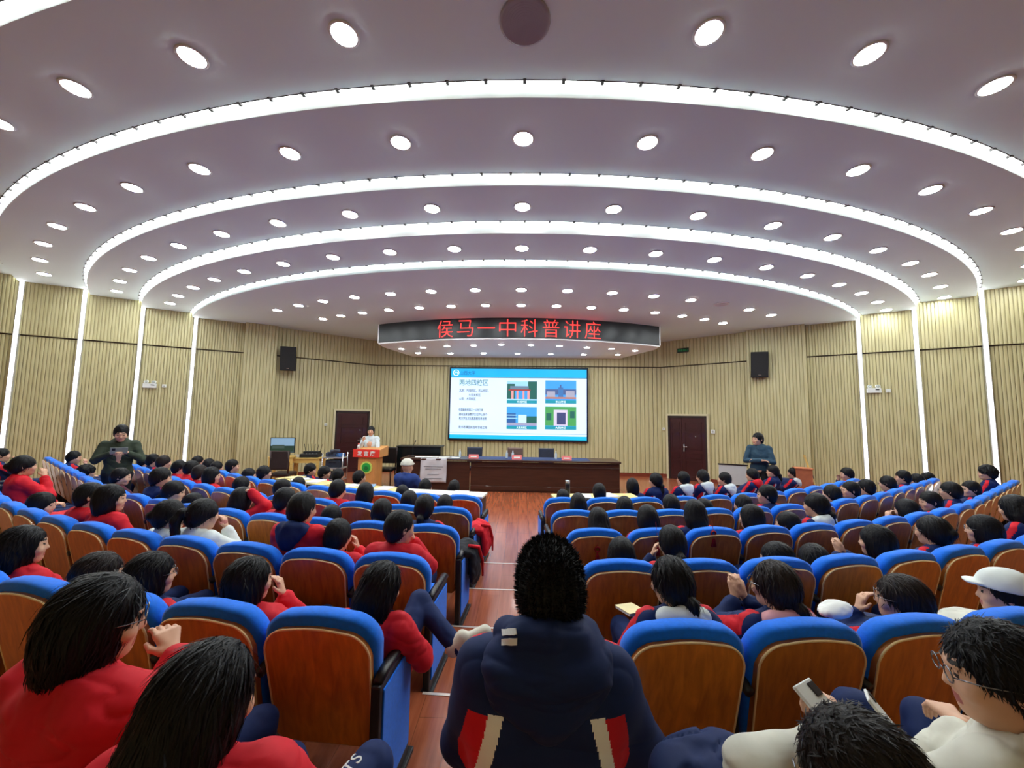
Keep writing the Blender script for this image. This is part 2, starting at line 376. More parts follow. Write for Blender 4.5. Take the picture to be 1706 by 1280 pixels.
def on_sign(x, z, l):
    q = qc+x/RS; R = RS+.004+l; return (CC[0]+R*math.sin(q), CC[1]-R*math.cos(q), z)
chars = '侯马一中科普讲座'; xs = np.linspace(-2.0, 2.0, 8)
for c, x in zip(chars, xs):
    bent_text('sign_character', c, .52, (x, (SB+H[1])/2), on_sign, m_red, sg_, .01, bold=-.008, width=(.44 if c != '一' else .46))
SOF = [(667, 587), (703, 583.5), (743, 580), (787, 577.5), (833, 574.6), (882.5, 573.8), (930, 573.8), (976, 575), (1017, 576), (1056, 578)]
SOF2 = [(695, 593), (749, 592), (804, 590), (861, 589), (916, 588), (971, 587), (1027.5, 585.5)]
for nm, L_ in (('front', SOF), ('back', SOF2)):
    for i, (u, v) in enumerate(L_):
        p = at_z(u, v, SB-.03); downlight(p[0], p[1], SB-.03, 'small round downlight under the LED sign, %s row, %s from the left' % (nm, ordn[i]), 'downlights under the LED sign', .8)
# ------------------------------------------------------------------ projection wall screen
scr = thing('led_screen', 'large wall screen showing a lecture slide with four campus pictures', 'screen', (0, 0, 0))
WA, WB = ROOM[4], ROOM[5]; wd = Vector((WB[0]-WA[0], WB[1]-WA[1])).normalized(); wn = Vector((wd.y, -wd.x))
c0 = [at_wall(u, v, (WA[0]+wn.x*.12, WA[1]+wn.y*.12), (WB[0]+wn.x*.12, WB[1]+wn.y*.12)) for u, v in ((748, 613), (979, 611), (984, 734), (749, 736))]
sx0 = (c0[0][0]+c0[3][0])/2; sx1 = (c0[1][0]+c0[2][0])/2; sz1 = (c0[0][2]+c0[1][2])/2; sz0 = (c0[2][2]+c0[3][2])/2
SW = sx1-sx0; SH = sz1-sz0; scx = (sx0+sx1)/2; scy = (c0[0][1]+c0[1][1])/2
scr.location = (scx, scy, (sz0+sz1)/2); scr.rotation_euler = (0, 0, math.atan2(wd.y, wd.x))
g = M(); g.box((0, .03, 0), (SW, .08, SH)); g.build('frame', mat('screen_frame', srgb(14, 26, 46), .35, var=.1), scr, bevel=.006)
def slide(name, x0, x1, z0, z1, m, l, parent=scr):        # fractions of the picture area, z from the top
    pw, ph = SW-.12, SH-.12; X0, X1 = -pw/2+x0*pw, -pw/2+x1*pw; Z1, Z0 = ph/2-z0*ph, ph/2-z1*ph
    g = M(); g.box(((X0+X1)/2, -.0125-l, (Z0+Z1)/2), (X1-X0, .002, Z1-Z0)); return g.build(name, m, parent)
S_ = SCREEN
def E_(n, r, g_, b): return emit('screen_'+n, srgb(r, g_, b), S_)
slide('picture_area', 0, 1, 0, 1, E_('white', 205, 229, 252), 0)
hb = slide('title_bar', 0, 1, 0, .118, E_('cyan', 18, 172, 232), .002)
slide('footer_bar', 0, 1, .945, 1, E_('cyan2', 20, 178, 224), .002); slide('footer_line', 0, 1, .915, .92, E_('line', 130, 170, 190), .002)
slide('title_line', 0, 1, .118, .13, E_('line2', 70, 130, 165), .002)
def on_scr(x, z, l): return (x, -.0262-l, z)
pw, ph = SW-.12, SH-.12
def stext(s, x, z, h, m, width=None, name='slide_text'):
    return bent_text(name, s, h, (-pw/2+x*pw, ph/2-z*ph), on_scr, m, scr, .002, .0008, width*pw if width else None)
blk = E_('ink', 62, 74, 92); teal = E_('teal', 38, 118, 128); wht = E_('caption', 235, 250, 255)
stext('山西大学', .125, .062, .16, E_('deep', 20, 96, 170), .115)
g = M(); c_ = (-pw/2+.038*pw, ph/2-.06*ph)
g.tube([(c_[0]+.1*math.cos(a), -.0185, c_[1]+.1*math.sin(a)) for a in np.linspace(0, 2*PI, 24)[:-1]], .012, 5, closed=True)
g.tube([(c_[0]+dx, -.0185, c_[1]+dz) for dx, dz in ((-.06, -.04), (-.03, .04), (0, 0), (.03, .04), (.06, -.04))], .012, 5)
g.build('emblem', wht, scr)
stext('两地四校区', .172, .2, .23, teal, .215)
for s, x, z, wd_ in (('太原：坞城校区、东山校区、', .175, .315, .22), ('大东关校区', .18, .378, .09), ('大同：大同校区', .127, .435, .125),
                   ('中国最美校园之一占地万亩', .155, .59, .18), ('拥有国家级教学实验中心多个', .172, .655, .21), ('和大学生文化素质教育基地等', .17, .715, .205), ('是书香满园的百年学府之地', .172, .84, .21)):
    stext(s, x, z, .11, blk, wd_)
def pic(x0, x1, z0, z1, what, cap):
    sky = slide('photo', x0, x1, z0, z1, E_('sky', 60, 150, 225), .003)
    w_, h_ = x1-x0, z1-z0
    def q(i, a, b, c, d, n, col): return slide('photo_detail', x0+a*w_, x0+b*w_, z0+c*h_, z0+d*h_, E_(n, *col), .0046+.0006*i, scr)
    P = {'gate': [(0, 1, 0, .32, 'pale', (150, 205, 235)), (0, .26, .12, .8, 'tree', (30, 92, 84)), (.7, 1, 0, .8, 'tree', (30, 92, 84)), (.1, .72, .22, .36, 'tile', (96, 120, 140)), (.05, .78, .36, .43, 'beam', (150, 60, 60)), (.14, .22, .43, .8, 'pillar', (214, 150, 150)), (.32, .38, .43, .8, 'pillar', (214, 150, 150)), (.52, .58, .43, .8, 'pillar', (214, 150, 150)), (.68, .76, .43, .8, 'pillar', (214, 150, 150)), (0, 1, .8, .87, 'pale', (150, 205, 235))],
         'plaza': [(0, 1, .38, .62, 'hill', (70, 92, 140)), (.05, .32, .48, .72, 'block', (160, 160, 180)), (.66, .95, .46, .72, 'block', (160, 160, 180)), (.42, .58, .3, .78, 'monument', (60, 110, 170)), (.47, .52, .18, .32, 'hill', (70, 92, 140)), (0, 1, .72, .8, 'ground', (170, 120, 110))],
         'stadium': [(0, .3, .3, .72, 'stand', (40, 88, 150)), (0, .34, .36, .4, 'pale', (150, 205, 235)), (0, .36, .5, .54, 'pale', (150, 205, 235)), (.38, .66, .36, .72, 'hall', (190, 220, 240)), (.66, 1, .42, .72, 'tree', (30, 92, 84)), (0, 1, .72, .84, 'road', (150, 150, 180))],
         'aerial': [(0, 1, 0, .84, 'lawn', (70, 150, 84)), (.28, .72, .14, .84, 'path', (200, 190, 215)), (.38, .66, .26, .78, 'roof', (58, 66, 110)), (.04, .2, .3, .6, 'tree', (30, 92, 84)), (.8, .95, .2, .5, 'tree', (30, 92, 84))]}[what]
    for i, p in enumerate(P): q(i, *p)
    slide('caption_bar', x0, x1, z0+h_*.86, z1, E_('capbar', 22, 140, 160), .012)
    stext(cap, (x0+x1)/2, z0+h_*.93, .085, wht, .075, 'photo_caption')
pic(.42, .64, .175, .492, 'gate', '坞城校区'); pic(.7, .925, .16, .485, 'plaza', '东山校区'); pic(.42, .64, .54, .855, 'stadium', '大东关校区'); pic(.7, .925, .53, .85, 'aerial', '大同校区')
# ------------------------------------------------------------------ doors on the slanted stage walls
m_door = mat('dark_red_door', srgb(58, 22, 24), .32, var=.18, scale=3, coat=.3); m_jamb = mat('door_jamb', srgb(40, 22, 20), .45, var=.1); m_chrome = mat('chrome', srgb(210, 210, 212), .2, .9, var=.02)
def door(n, a, b, u0, u1, vt, ajar):
    a = Vector(a); b = Vector(b); d = (b-a).normalized(); nr = Vector((d.y, -d.x))
    p0 = Vector(at_wall(u0, 740, a, b)[:2]); p1 = Vector(at_wall(u1, 740, a, b)[:2]); top = at_wall((u0+u1)/2, vt, a, b)[2]
    w_ = (p1-p0).length; h = top-FLOOR0; t = bpy.data.objects.new('door_%d' % n, None); link(t); tag(t, kind='structure')
    t.location = (p0.x+nr.x*.03, p0.y+nr.y*.03, FLOOR0); t.rotation_euler = (0, 0, math.atan2(d.y, d.x))
    g = M(); g.box((.03, 0, h/2), (.06, .09, h)); g.box((w_-.03, 0, h/2), (.06, .09, h)); g.box((w_/2, 0, h-.03), (w_, .09, .06)); g.build('door_frame', m_jamb, t)
    g = M(); g.box((-.03, -.005, h/2), (.06, .1, h+.06)); g.box((w_+.03, -.005, h/2), (.06, .1, h+.06)); g.box((w_/2, -.005, h+.03), (w_+.12, .1, .06)); g.build('architrave', mat('pale_architrave', srgb(206, 196, 160), .5, var=.05), t)
    split = .36 if ajar else .0
    leaves = [(0.06, w_*split), (w_*split+.0, w_-.06)] if ajar else [(.06, w_-.06)]
    for x0, x1 in leaves:
        ww = x1-x0-.006; g = M(); g.box(((x0+x1)/2, 0, h/2-.03), (ww, .05, h-.07)); lf = g.build('door_leaf', m_door, t, bevel=.004)
        for z0, z1 in ((.12, .62), (.7, .86), (.98, 1.5), (1.58, h-.2)):
            g = M(); cx = (x0+x1)/2
            for (aa, bb, cc, dd) in ((cx-ww*.36, cx+ww*.36, z0, z0+.02), (cx-ww*.36, cx+ww*.36, z1-.02, z1), (cx-ww*.36, cx-ww*.36+.02, z0, z1), (cx+ww*.36-.02, cx+ww*.36, z0, z1)):
                g.box(((aa+bb)/2, -.03, (cc+dd)/2), (bb-aa, .016, dd-cc))
            g.build('raised_moulding', m_door, lf)
    hx = w_*.75 if not ajar else w_*.42
    g = M(); g.box((hx, -.045, 1.02), (.045, .02, .24)); g.tube([(hx, -.05, 1.06), (hx, -.1, 1.06), (hx+(-.12 if not ajar else .12), -.1, 1.055)], .012); g.build('door_handle', m_chrome, t, bevel=.003)
    g = M(); g.lathe([(0, 0), (.02, .0), (.02, .012), (0, .014)], n=12); o = g.build('peephole', m_chrome, t); o.location = (w_*.72, -.03, h*.68); o.rotation_euler = (PI/2, 0, 0)
door(1, ROOM[3], ROOM[4], 559, 616, 693, False); door(2, ROOM[5], ROOM[6], 1118, 1183, 684, True)
# ------------------------------------------------------------------ wall fittings
m_plast = mat('white_plastic', srgb(222, 224, 220), .4, var=.03); m_blk = mat('black_plastic', srgb(20, 20, 22), .45, var=.1); m_grn = emit('exit_green', (.02, .25, .08, 1), .3)
def fit(a, b, u, v, off=.05):
    a = Vector(a); b = Vector(b); d = (b-a).normalized(); nr = Vector((d.y, -d.x)); p = at_wall(u, v, (a.x+nr.x*off, a.y+nr.y*off), (b.x+nr.x*off, b.y+nr.y*off)); return tuple(p), math.atan2(d.y, d.x)
for side, (a, b), (u, v) in (('left', LW, (250, 660)), ('right', RW, (1456, 631))):
    p, rz = fit(a, b, u, v, .055); t = thing('emergency_light', 'white twin-head emergency light box on the %s wall' % side, 'emergency light', p, rz, 'twin emergency lights')
    g = M(); g.box((0, 0, -.02), (.27, .06, .12)); g.build('housing', m_plast, t, bevel=.008); g = M(); g.box((.06, -.035, 0), (.07, .008, .022)); g.build('label_window', m_blk, t)
    for x in (-.075, .075):
        g = M(); g.lathe([(0, -.05), (.03, -.048), (.042, -.02), (.05, .0), (.044, .004), (0, .012)], n=20); o = g.build('lamp_head', m_plast, t, True); o.location = (x, -.005, .082); o.rotation_euler = (PI/2-.5, 0, 0)
        g = M(); g.lathe([(0, .0), (.04, .002), (.036, .012), (0, .016)], n=20); oo = g.build('lens', mat('lens_grey', srgb(160, 165, 160), .1, var=.05), o, True)
    p, rz = fit(a, b, u+24, v+1, .05); t = thing('socket', 'small white wall socket to the right of the %s emergency light' % side, 'socket', p, rz)
    g = M(); g.box((0, 0, 0), (.086, .02, .086)); g.build('faceplate', m_plast, t, bevel=.004); g = M(); g.box((0, -.012, -.005), (.03, .006, .012)); g.build('outlet', m_blk, t)
for (u, v, a, b, lab) in ((545, 717, ROOM[3], ROOM[4], 'small white wall switch left of the left stage door'), (1108, 707, ROOM[5], ROOM[6], 'small white wall switch left of the right stage door'), (1190, 709, ROOM[5], ROOM[6], 'cream switch panel right of the right stage door')):
    p, rz = fit(a, b, u, v); t = thing('wall_switch', lab, 'switch', p, rz); g = M(); s = .12 if u == 1190 else .086; g.box((0, 0, 0), (s, .02, s)); g.build('faceplate', m_plast, t, bevel=.004)
    g = M(); g.box((0, -.012, 0), (s*.4, .006, s*.5)); g.build('rocker', mat('grey_plastic', srgb(170, 172, 168), .4, var=.05), t)
p, rz = fit(ROOM[5], ROOM[6], 1136, 575, .1); t = thing('exit_sign', 'dark exit sign high on the wall above the right stage door', 'sign', p, rz)
g = M(); g.box((0, 0, 0), (.36, .03, .14)); g.build('housing', m_blk, t, bevel=.004)
bent_text('lettering', '安全出口', .08, (0, 0), lambda x, z, l: (x, -.017-l, z), m_grn, t, .002)
m_grille = mat('speaker_grille', srgb(26, 26, 28), .75, bump=.5, scale=90)
for side, (a, b), (u, v), tw in (('left', (ROOM[3], ROOM[4]), (481, 609), -.35), ('right', (ROOM[5], ROOM[6]), (1262, 595), .35)):
    p, rz = fit(a, b, u, v, .33); t = thing('wall_speaker', 'black loudspeaker mounted high on the %s slanted stage wall' % side, 'loudspeaker', p, rz+tw)
    g = M(); hh, ww, dd = .72, .43, .36
    vs = [(-ww/2, -dd/2, -hh/2), (ww/2, -dd/2, -hh/2), (ww/2*.7, dd/2, -hh/2), (-ww/2*.7, dd/2, -hh/2)]
    vs += [(x, y, hh/2) for x, y, z in vs]; g.add(vs, [(3, 2, 1, 0), (4, 5, 6, 7), (0, 1, 5, 4), (1, 2, 6, 5), (2, 3, 7, 6), (3, 0, 4, 7)])
    o = g.build('cabinet', m_blk, t, bevel=.012); o.rotation_euler = (.16, 0, 0)
    g = M(); g.box((0, -dd/2-.006, 0), (ww*.94, .012, hh*.94)); o2 = g.build('front_grille', m_grille, o, bevel=.004); g = M(); g.box((0, -dd/2-.015, -hh*.4), (.07, .006, .02)); g.build('badge', m_chrome, o)
    g = M(); g.tube([(0, .16, .1), (0, .3, .1)], .03); g.box((0, .3, .1), (.12, .03, .25)); g.build('bracket', m_blk, t)
# ------------------------------------------------------------------ stage furniture
m_desk = mat('dark_walnut', srgb(62, 34, 24), .35, var=.25, scale=5, stretch=(.4, 4, 4), coat=.2); m_cloth = mat('blue_desk_cloth', srgb(34, 52, 104), .6, var=.15, scale=3)
def at_f(u, v): return at_z(u, v, FLOOR0)
pl_, pr_ = at_f(790, 819.5), at_f(1038, 816)
yd = 10.0
x1 = at_y(1038, 800, yd)[0]; x0 = at_y(788, 800, yd)[0]; dh = .8
t = thing('lecture_desk', 'long dark walnut panel desk with a blue top across the stage', 'desk', (0, 0, 0))
t.location = ((x0+x1)/2, yd, FLOOR0); W_ = x1-x0
g = M(); g.box((0, .02, dh/2-.02), (W_-.06, .04, dh-.04)); g.box((-W_/2+.03, .36, dh/2-.02), (.05, .7, dh-.04)); g.box((W_/2-.03, .36, dh/2-.02), (.05, .7, dh-.04)); g.build('front_panel', m_desk, t, bevel=.004)
g = M(); g.box((0, -.005, .1), (W_-.02, .03, .1)); g.box((0, -.005, dh-.16), (W_-.02, .03, .02)); g.build('plinth', m_desk, t, bevel=.003)
g = M(); g.box((0, .33, dh+.0), (W_+.04, .8, .045)); g.build('desk_top', m_desk, t, bevel=.006); g = M(); g.box((-.35, .36, dh+.026), (W_-.8, .62, .006)); g.build('cloth', m_cloth, t)
x1b = x0-.01; x0b = at_y(671, 800, yd)[0]; t2 = thing('side_desk', 'dark walnut desk end with papers, left of the long lecture desk', 'desk', ((x0b+x1b)/2, yd+.02, FLOOR0)); W2 = x1b-x0b
g = M(); g.box((0, .02, dh/2-.02), (W2-.02, .04, dh-.04)); g.box((-W2/2+.03, .33, dh/2-.02), (.05, .6, dh-.04)); g.build('front_panel', m_desk, t2, bevel=.004)
g = M(); g.box((0, .33, dh+.0), (W2, .76, .045)); g.build('desk_top', m_desk, t2, bevel=.006)
m_paper = mat('paper', srgb(226, 226, 222), .8, var=.04, scale=12); m_poster = mat('pale_poster', srgb(196, 196, 202), .7, var=.08, scale=6)
ps = thing('poster', 'pale grey poster sheet hanging over the side desk front', 'poster', (at_y(727, 790, yd)[0], yd-.03, FLOOR0))
g = M()
for r_ in range(9): pass
A = []; nx, nz = 10, 12; vs = []
for j in range(nz+1):
    for i in range(nx+1):
        x = -.34+.68*i/nx; z = .84-.62*j/nz; vs.append((x, .0+.012*math.sin(i*1.1+j*.5)-.015*(j/nz), z))
for j in range(nz):
    for i in range(nx): g.f.append((j*(nx+1)+i, j*(nx+1)+i+1, (j+1)*(nx+1)+i+1, (j+1)*(nx+1)+i)); g.m.append(0)
g.v = vs; o = g.build('sheet', m_poster, ps, True); o.modifiers.new('s', 'SOLIDIFY').thickness = .004
m_ink = mat('grey_ink', srgb(96, 96, 104), .8, var=.1)
for z, wdt in ((.62, .5), (.56, .42), (.42, .3), (.32, .46)):
    g = M(); g.box((0, -.028, z), (wdt, .003, .012)); g.build('printed_line', m_ink, ps)
for i, (x, rz, s) in enumerate(((-.45, .2, .3), (-.15, -.1, .32), (.2, .15, .34), (.45, -.3, .3))):
    t = thing('paper_sheet', 'loose white paper sheet on the side desk, %s from the left' % ordn[i], 'paper', ((x0b+x1b)/2+x, yd+.3, FLOOR0+dh+.024), rz, 'papers on the side desk')
    g = M(); g.box((0, 0, .004), (s, s*.7, .008)); g.build('sheet', m_paper, t)
# black upright cabinet behind, microphone
xb0, xb1 = at_y(667, 760, 11.2)[0], at_y(739, 760, 11.2)[0]
t = thing('black_cabinet', 'low black cabinet with a small white label behind the side desk', 'cabinet', ((xb0+xb1)/2, 11.3, FLOOR0))
hc = at_y(700, 749, 11.2)[2]-FLOOR0
g = M(); g.box((0, 0, hc/2), (xb1-xb0, .45, hc)); g.build('body', mat('black_lacquer', srgb(14, 20, 22), .25, var=.1), t, bevel=.01)
g = M(); g.box((0, -.0, hc+.01), (xb1-xb0+.04, .5, .03)); g.build('lid', m_blk, t, bevel=.006); g = M(); g.box((.25, -.228, hc-.3), (.08, .006, .07)); g.build('label_plate', m_paper, t)
t = thing('desk_microphone', 'thin black gooseneck microphone standing on the side desk', 'microphone', (at_y(690, 765, 10.3)[0], 10.35, FLOOR0+dh+.023))
g = M(); g.lathe([(0, 0), (.06, 0), (.06, .02), (.02, .03), (0, .03)], n=16); g.build('base', m_blk, t, True); g = M(); g.tube([(0, 0, .02), (0, 0, .2), (.02, 0, .3), (.06, -.02, .38)], .006, 6); g.build('gooseneck', m_blk, t, True)
g = M(); g.tube([(.06, -.02, .38), (.085, -.035, .43)], [.014, .016], 8); g.build('capsule', m_blk, t, True)
# chairs behind the desk, name cards, bottles
m_leather = mat('black_leather', srgb(26, 24, 26), .35, var=.15); m_slate = mat('slate_leather', srgb(60, 66, 84), .45, var=.1); m_leg = mat('dark_wood_leg', srgb(48, 24, 18), .4, var=.15)
def office_chair(x, y, rz, label, back_m, group=None, sc=1.0):
    t = thing('meeting_chair', label, 'chair', (x, y, FLOOR0), rz, group)
    g = M(); g.box((0, 0, .44), (.46, .46, .09)); g.build('seat', back_m, t, bevel=.03); g = M(); g.box((0, -.22, .8), (.44, .06, .46), 0, 0, -.12); g.build('backrest', back_m, t, bevel=.025)
    for sx in (-1, 1):
        for sy in (-1, 1): g = M(); g.tube([(sx*.2, sy*.19, .42), (sx*.21, sy*.21, 0)], [.022, .016], 8); g.build('leg', m_leg, t, True)
        g = M(); g.tube([(sx*.2, -.2, .42), (sx*.21, -.25, 1.03)], .02, 8); g.build('back_post', m_leg, t, True)
    return t
for i, (u, lab, mm) in enumerate(((793, 'slate backed chair behind the lecture desk, leftmost of three', m_slate), (862, 'brown backed chair behind the lecture desk, middle of three', mat('brown_leather', srgb(120, 96, 90), .5, var=.1)), (915, 'slate backed chair behind the lecture desk, rightmost of three', m_slate))):
    office_chair(at_y(u, 765, 11.1)[0], 11.1, PI, lab, mm, 'chairs behind the lecture desk')
m_card = mat('pink_card', srgb(226, 120, 120), .6, var=.05)
for i, (u, lab) in enumerate(((793, 'left'), (865, 'middle'), (948, 'right'))):
    t = thing('name_card', 'folded pink name card on the lecture desk, %s one of three' % lab, 'name card', (at_y(u, 770, yd+.1)[0], yd+.1, FLOOR0+dh+.03), 0, 'name cards on the lecture desk')
    g = M(); g.add([(-.13, -.04, 0), (.13, -.04, 0), (.13, 0, .11), (-.13, 0, .11), (-.13, .04, 0), (.13, .04, 0)], [(0, 1, 2, 3), (3, 2, 5, 4), (0, 3, 4), (1, 5, 2)]); g.build('card', m_card, t)
    g = M(); g.box((0, -.024, .052), (.16, .003, .03), 0, 0, -.35); g.build('printed_name', m_paper, t)
for i, (u, lab) in enumerate(((770, 'left of the left name card'), (848, 'left of the middle name card'), (858, 'closest to the middle name card'), (930, 'left of the right name card'))):
    t = thing('water_bottle', 'small clear water bottle on the lecture desk %s' % lab, 'bottle', (at_y(u, 765, yd+.3)[0], yd+.3, FLOOR0+dh+.03), 0, 'bottles on the lecture desk')
    g = M(); g.lathe([(0, 0), (.03, 0), (.032, .02), (.032, .13), (.014, .17), (.014, .185), (0, .185)], n=14); g.build('body', mat('clear_plastic', srgb(190, 205, 215), .1, var=.03), t, True); g = M(); g.lathe([(0, .185), (.016, .185), (.016, .205), (0, .205)], n=12); g.build('cap', m_plast, t, True)
t = thing('black_tumbler', 'tall black tumbler with silver lid on the front table right of the aisle', 'bottle', (0, 0, 0))
TUM = t
g = M(); g.lathe([(0, 0), (.036, 0), (.038, .17), (.034, .2), (0, .2)], n=18); g.build('body', m_blk, t, True); g = M(); g.lathe([(0, .2), (.035, .2), (.035, .235), (0, .235)], n=18); g.build('lid', m_chrome, t, True)
# podium
m_oak = mat('light_oak', srgb(206, 146, 84), .45, var=.15, scale=4, stretch=(6, 6, .6)); m_podred = mat('podium_red', srgb(232, 58, 44), .5, var=.04)
yp = 9.75; px0, px1 = at_y(600, 800, yp)[0], at_y(630, 800, yp)[0]; pz = at_y(614, 756, yp)[2]-FLOOR0
t = thing('podium', 'oak speaker podium with a red front sign and round green emblem', 'podium', ((px0+px1)/2, yp, FLOOR0), -.08); PODX = (px0+px1)/2
w_ = px1-px0; g = M(); g.box((0, .2, (pz-.15)/2), (w_, .42, pz-.15)); g.build('column', m_oak, t, bevel=.006)
g = M(); g.box((0, .2, .03), (w_+.1, .5, .06)); g.build('base', m_oak, t, bevel=.006)
g = M(); g.add([(-.34, -.04, pz-.2), (.34, -.04, pz-.2), (.34, .5, pz-.2), (-.34, .5, pz-.2), (-.34, -.04, pz-.02), (.34, -.04, pz-.02), (.34, .5, pz+.06), (-.34, .5, pz+.06)], [(3, 2, 1, 0), (4, 5, 6, 7), (0, 1, 5, 4), (1, 2, 6, 5), (2, 3, 7, 6), (3, 0, 4, 7)]); g.build('reading_top', m_oak, t, bevel=.006)
g = M(); g.box((0, -.055, pz-.1), (.7, .02, .2)); pan = g.build('front_sign', m_podred, t, bevel=.004)
for i, c in enumerate('发言席'): bent_text('sign_lettering', c, .13, (-.17+.17*i, pz-.1), lambda x, z, l: (x, -.066-l, z), m_paper, t, .004, .003)
g = M(); g.lathe([(0, 0), (.155, 0), (.155, .01), (0, .01)], n=32); o = g.build('emblem_ring', mat('emblem_yellow', srgb(206, 226, 110), .5, var=.03), t); o.location = (0, -.012, pz-.46); o.rotation_euler = (PI/2, 0, 0)
g = M(); g.lathe([(0, 0), (.115, 0), (.115, .016), (0, .016)], n=32); o2 = g.build('emblem_disc', mat('emblem_green', srgb(40, 170, 70), .5, var=.05), t); o2.location = (0, -.012, pz-.46); o2.rotation_euler = (PI/2, 0, 0)
g = M()
for k in range(5): a = k*.5-1.0; g.tube([(0, -.03, pz-.52), (.06*math.sin(a), -.03, pz-.52+.1*math.cos(a))], [.01, .018], 6)
g.build('emblem_leaves', mat('emblem_dark', srgb(24, 120, 52), .5, var=.05), t)
t = thing('podium_bottle', 'small white bottle standing on the left corner of the podium', 'bottle', (PODX-.24, yp+.02, FLOOR0+pz-.015))
g = M(); g.lathe([(0, 0), (.03, 0), (.03, .1), (.014, .13), (0, .13)], n=12); g.build('body', m_plast, t, True); g = M(); g.lathe([(0, .13), (.016, .13), (.016, .155), (0, .155)], n=12); g.build('cap', m_red if False else m_podred, t, True)
office_chair(at_y(647, 790, 10.6)[0], 10.6, PI, 'black chair with pale seat edge standing right of the podium', m_leather)
# side tables with equipment at the left
m_pine = mat('pine', srgb(214, 178, 98), .5, var=.12, scale=4, stretch=(.6, 6, 6))
ty = 10.9; ta, tb = at_y(492, 785, ty)[0], at_y(540, 785, ty)[0]; th = at_y(515, 772, ty)[2]-FLOOR0
def simple_table(x0, x1, y, h, d, label, m, rz=0.0, name='side_table'):
    t = thing(name, label, 'table', ((x0+x1)/2, y, FLOOR0), rz); w_ = x1-x0
    g = M(); g.box((0, 0, h-.02), (w_, d, .04)); g.build('table_top', m, t, bevel=.004); g = M(); g.box((0, -d/2+.03, h-.09), (w_-.08, .02, .1)); g.box((0, d/2-.03, h-.09), (w_-.08, .02, .1)); g.build('apron', m, t)
    for sx in (-1, 1):
        for sy in (-1, 1): g = M(); g.box((sx*(w_/2-.04), sy*(d/2-.04), (h-.04)/2), (.06, .06, h-.04)); g.build('leg', m, t)
    return t
simple_table(ta, tb, ty, th, .55, 'pine table carrying radio equipment near the left stage door', m_pine, .12)
m_eq = mat('equipment_black', srgb(30, 32, 34), .5, var=.2, scale=20)
t = thing('audio_mixer', 'black audio equipment with upright antennas on the pine table', 'equipment', ((ta+tb)/2+.1, ty, FLOOR0+th), .12)
g = M(); g.box((0, 0, .05), (.5, .34, .1)); g.box((.0, .06, .13), (.42, .2, .06)); g.build('case', m_eq, t, bevel=.006)
for i in range(6): g = M(); x = -.2+.08*i; g.tube([(x, .1, .15), (x+.02*(i-2.5), .12, .36)], .007, 6); g.build('antenna', m_blk, t)
for i in range(5): g = M(); g.lathe([(0, 0), (.012, 0), (.01, .02), (0, .02)], n=10); o = g.build('knob', m_chrome, t); o.location = (-.18+.09*i, -.1, .1)
t = thing('white_box', 'small white device lying at the left end of the pine table', 'equipment', (ta+.16, ty-.06, FLOOR0+th), .2); g = M(); g.box((0, 0, .03), (.2, .16, .06)); g.build('case', m_plast, t, bevel=.006)
# television / screen with dark chair in front
tx0, tx1 = at_y(456, 770, 10.5)[0], at_y(492, 770, 10.5)[0]
simple_table(tx0, tx1, 10.55, .76, .5, 'pine table under the monitor in the left stage corner', m_pine, .3)
t = thing('monitor', 'flat monitor showing a landscape picture in the left stage corner', 'monitor', ((tx0+tx1)/2, 10.5, FLOOR0+.76), .25)
g = M(); g.box((0, 0, .3), (.62, .05, .42)); g.build('housing', m_blk, t, bevel=.008); g = M(); g.box((0, .02, .05), (.2, .14, .03)); g.tube([(0, .03, .02), (0, .03, .2)], .025); g.build('stand', m_blk, t)
g = M(); g.box((0, -.027, .3), (.58, .004, .38)); pn = g.build('display', E_('monitor_sky', 120, 150, 175), t)
g = M(); g.box((0, -.03, .2), (.58, .003, .17)); g.build('display_trees', E_('monitor_trees', 32, 52, 40), t); g = M(); g.box((-.1, -.032, .26), (.3, .003, .1)); g.build('display_hill', E_('monitor_hill', 56, 72, 66), t)
t = office_chair(at_y(481, 800, 9.6)[0], 9.5, .1, 'dark brown high-backed chair in front of the corner monitor', mat('dark_brown', srgb(44, 28, 24), .5, var=.15))
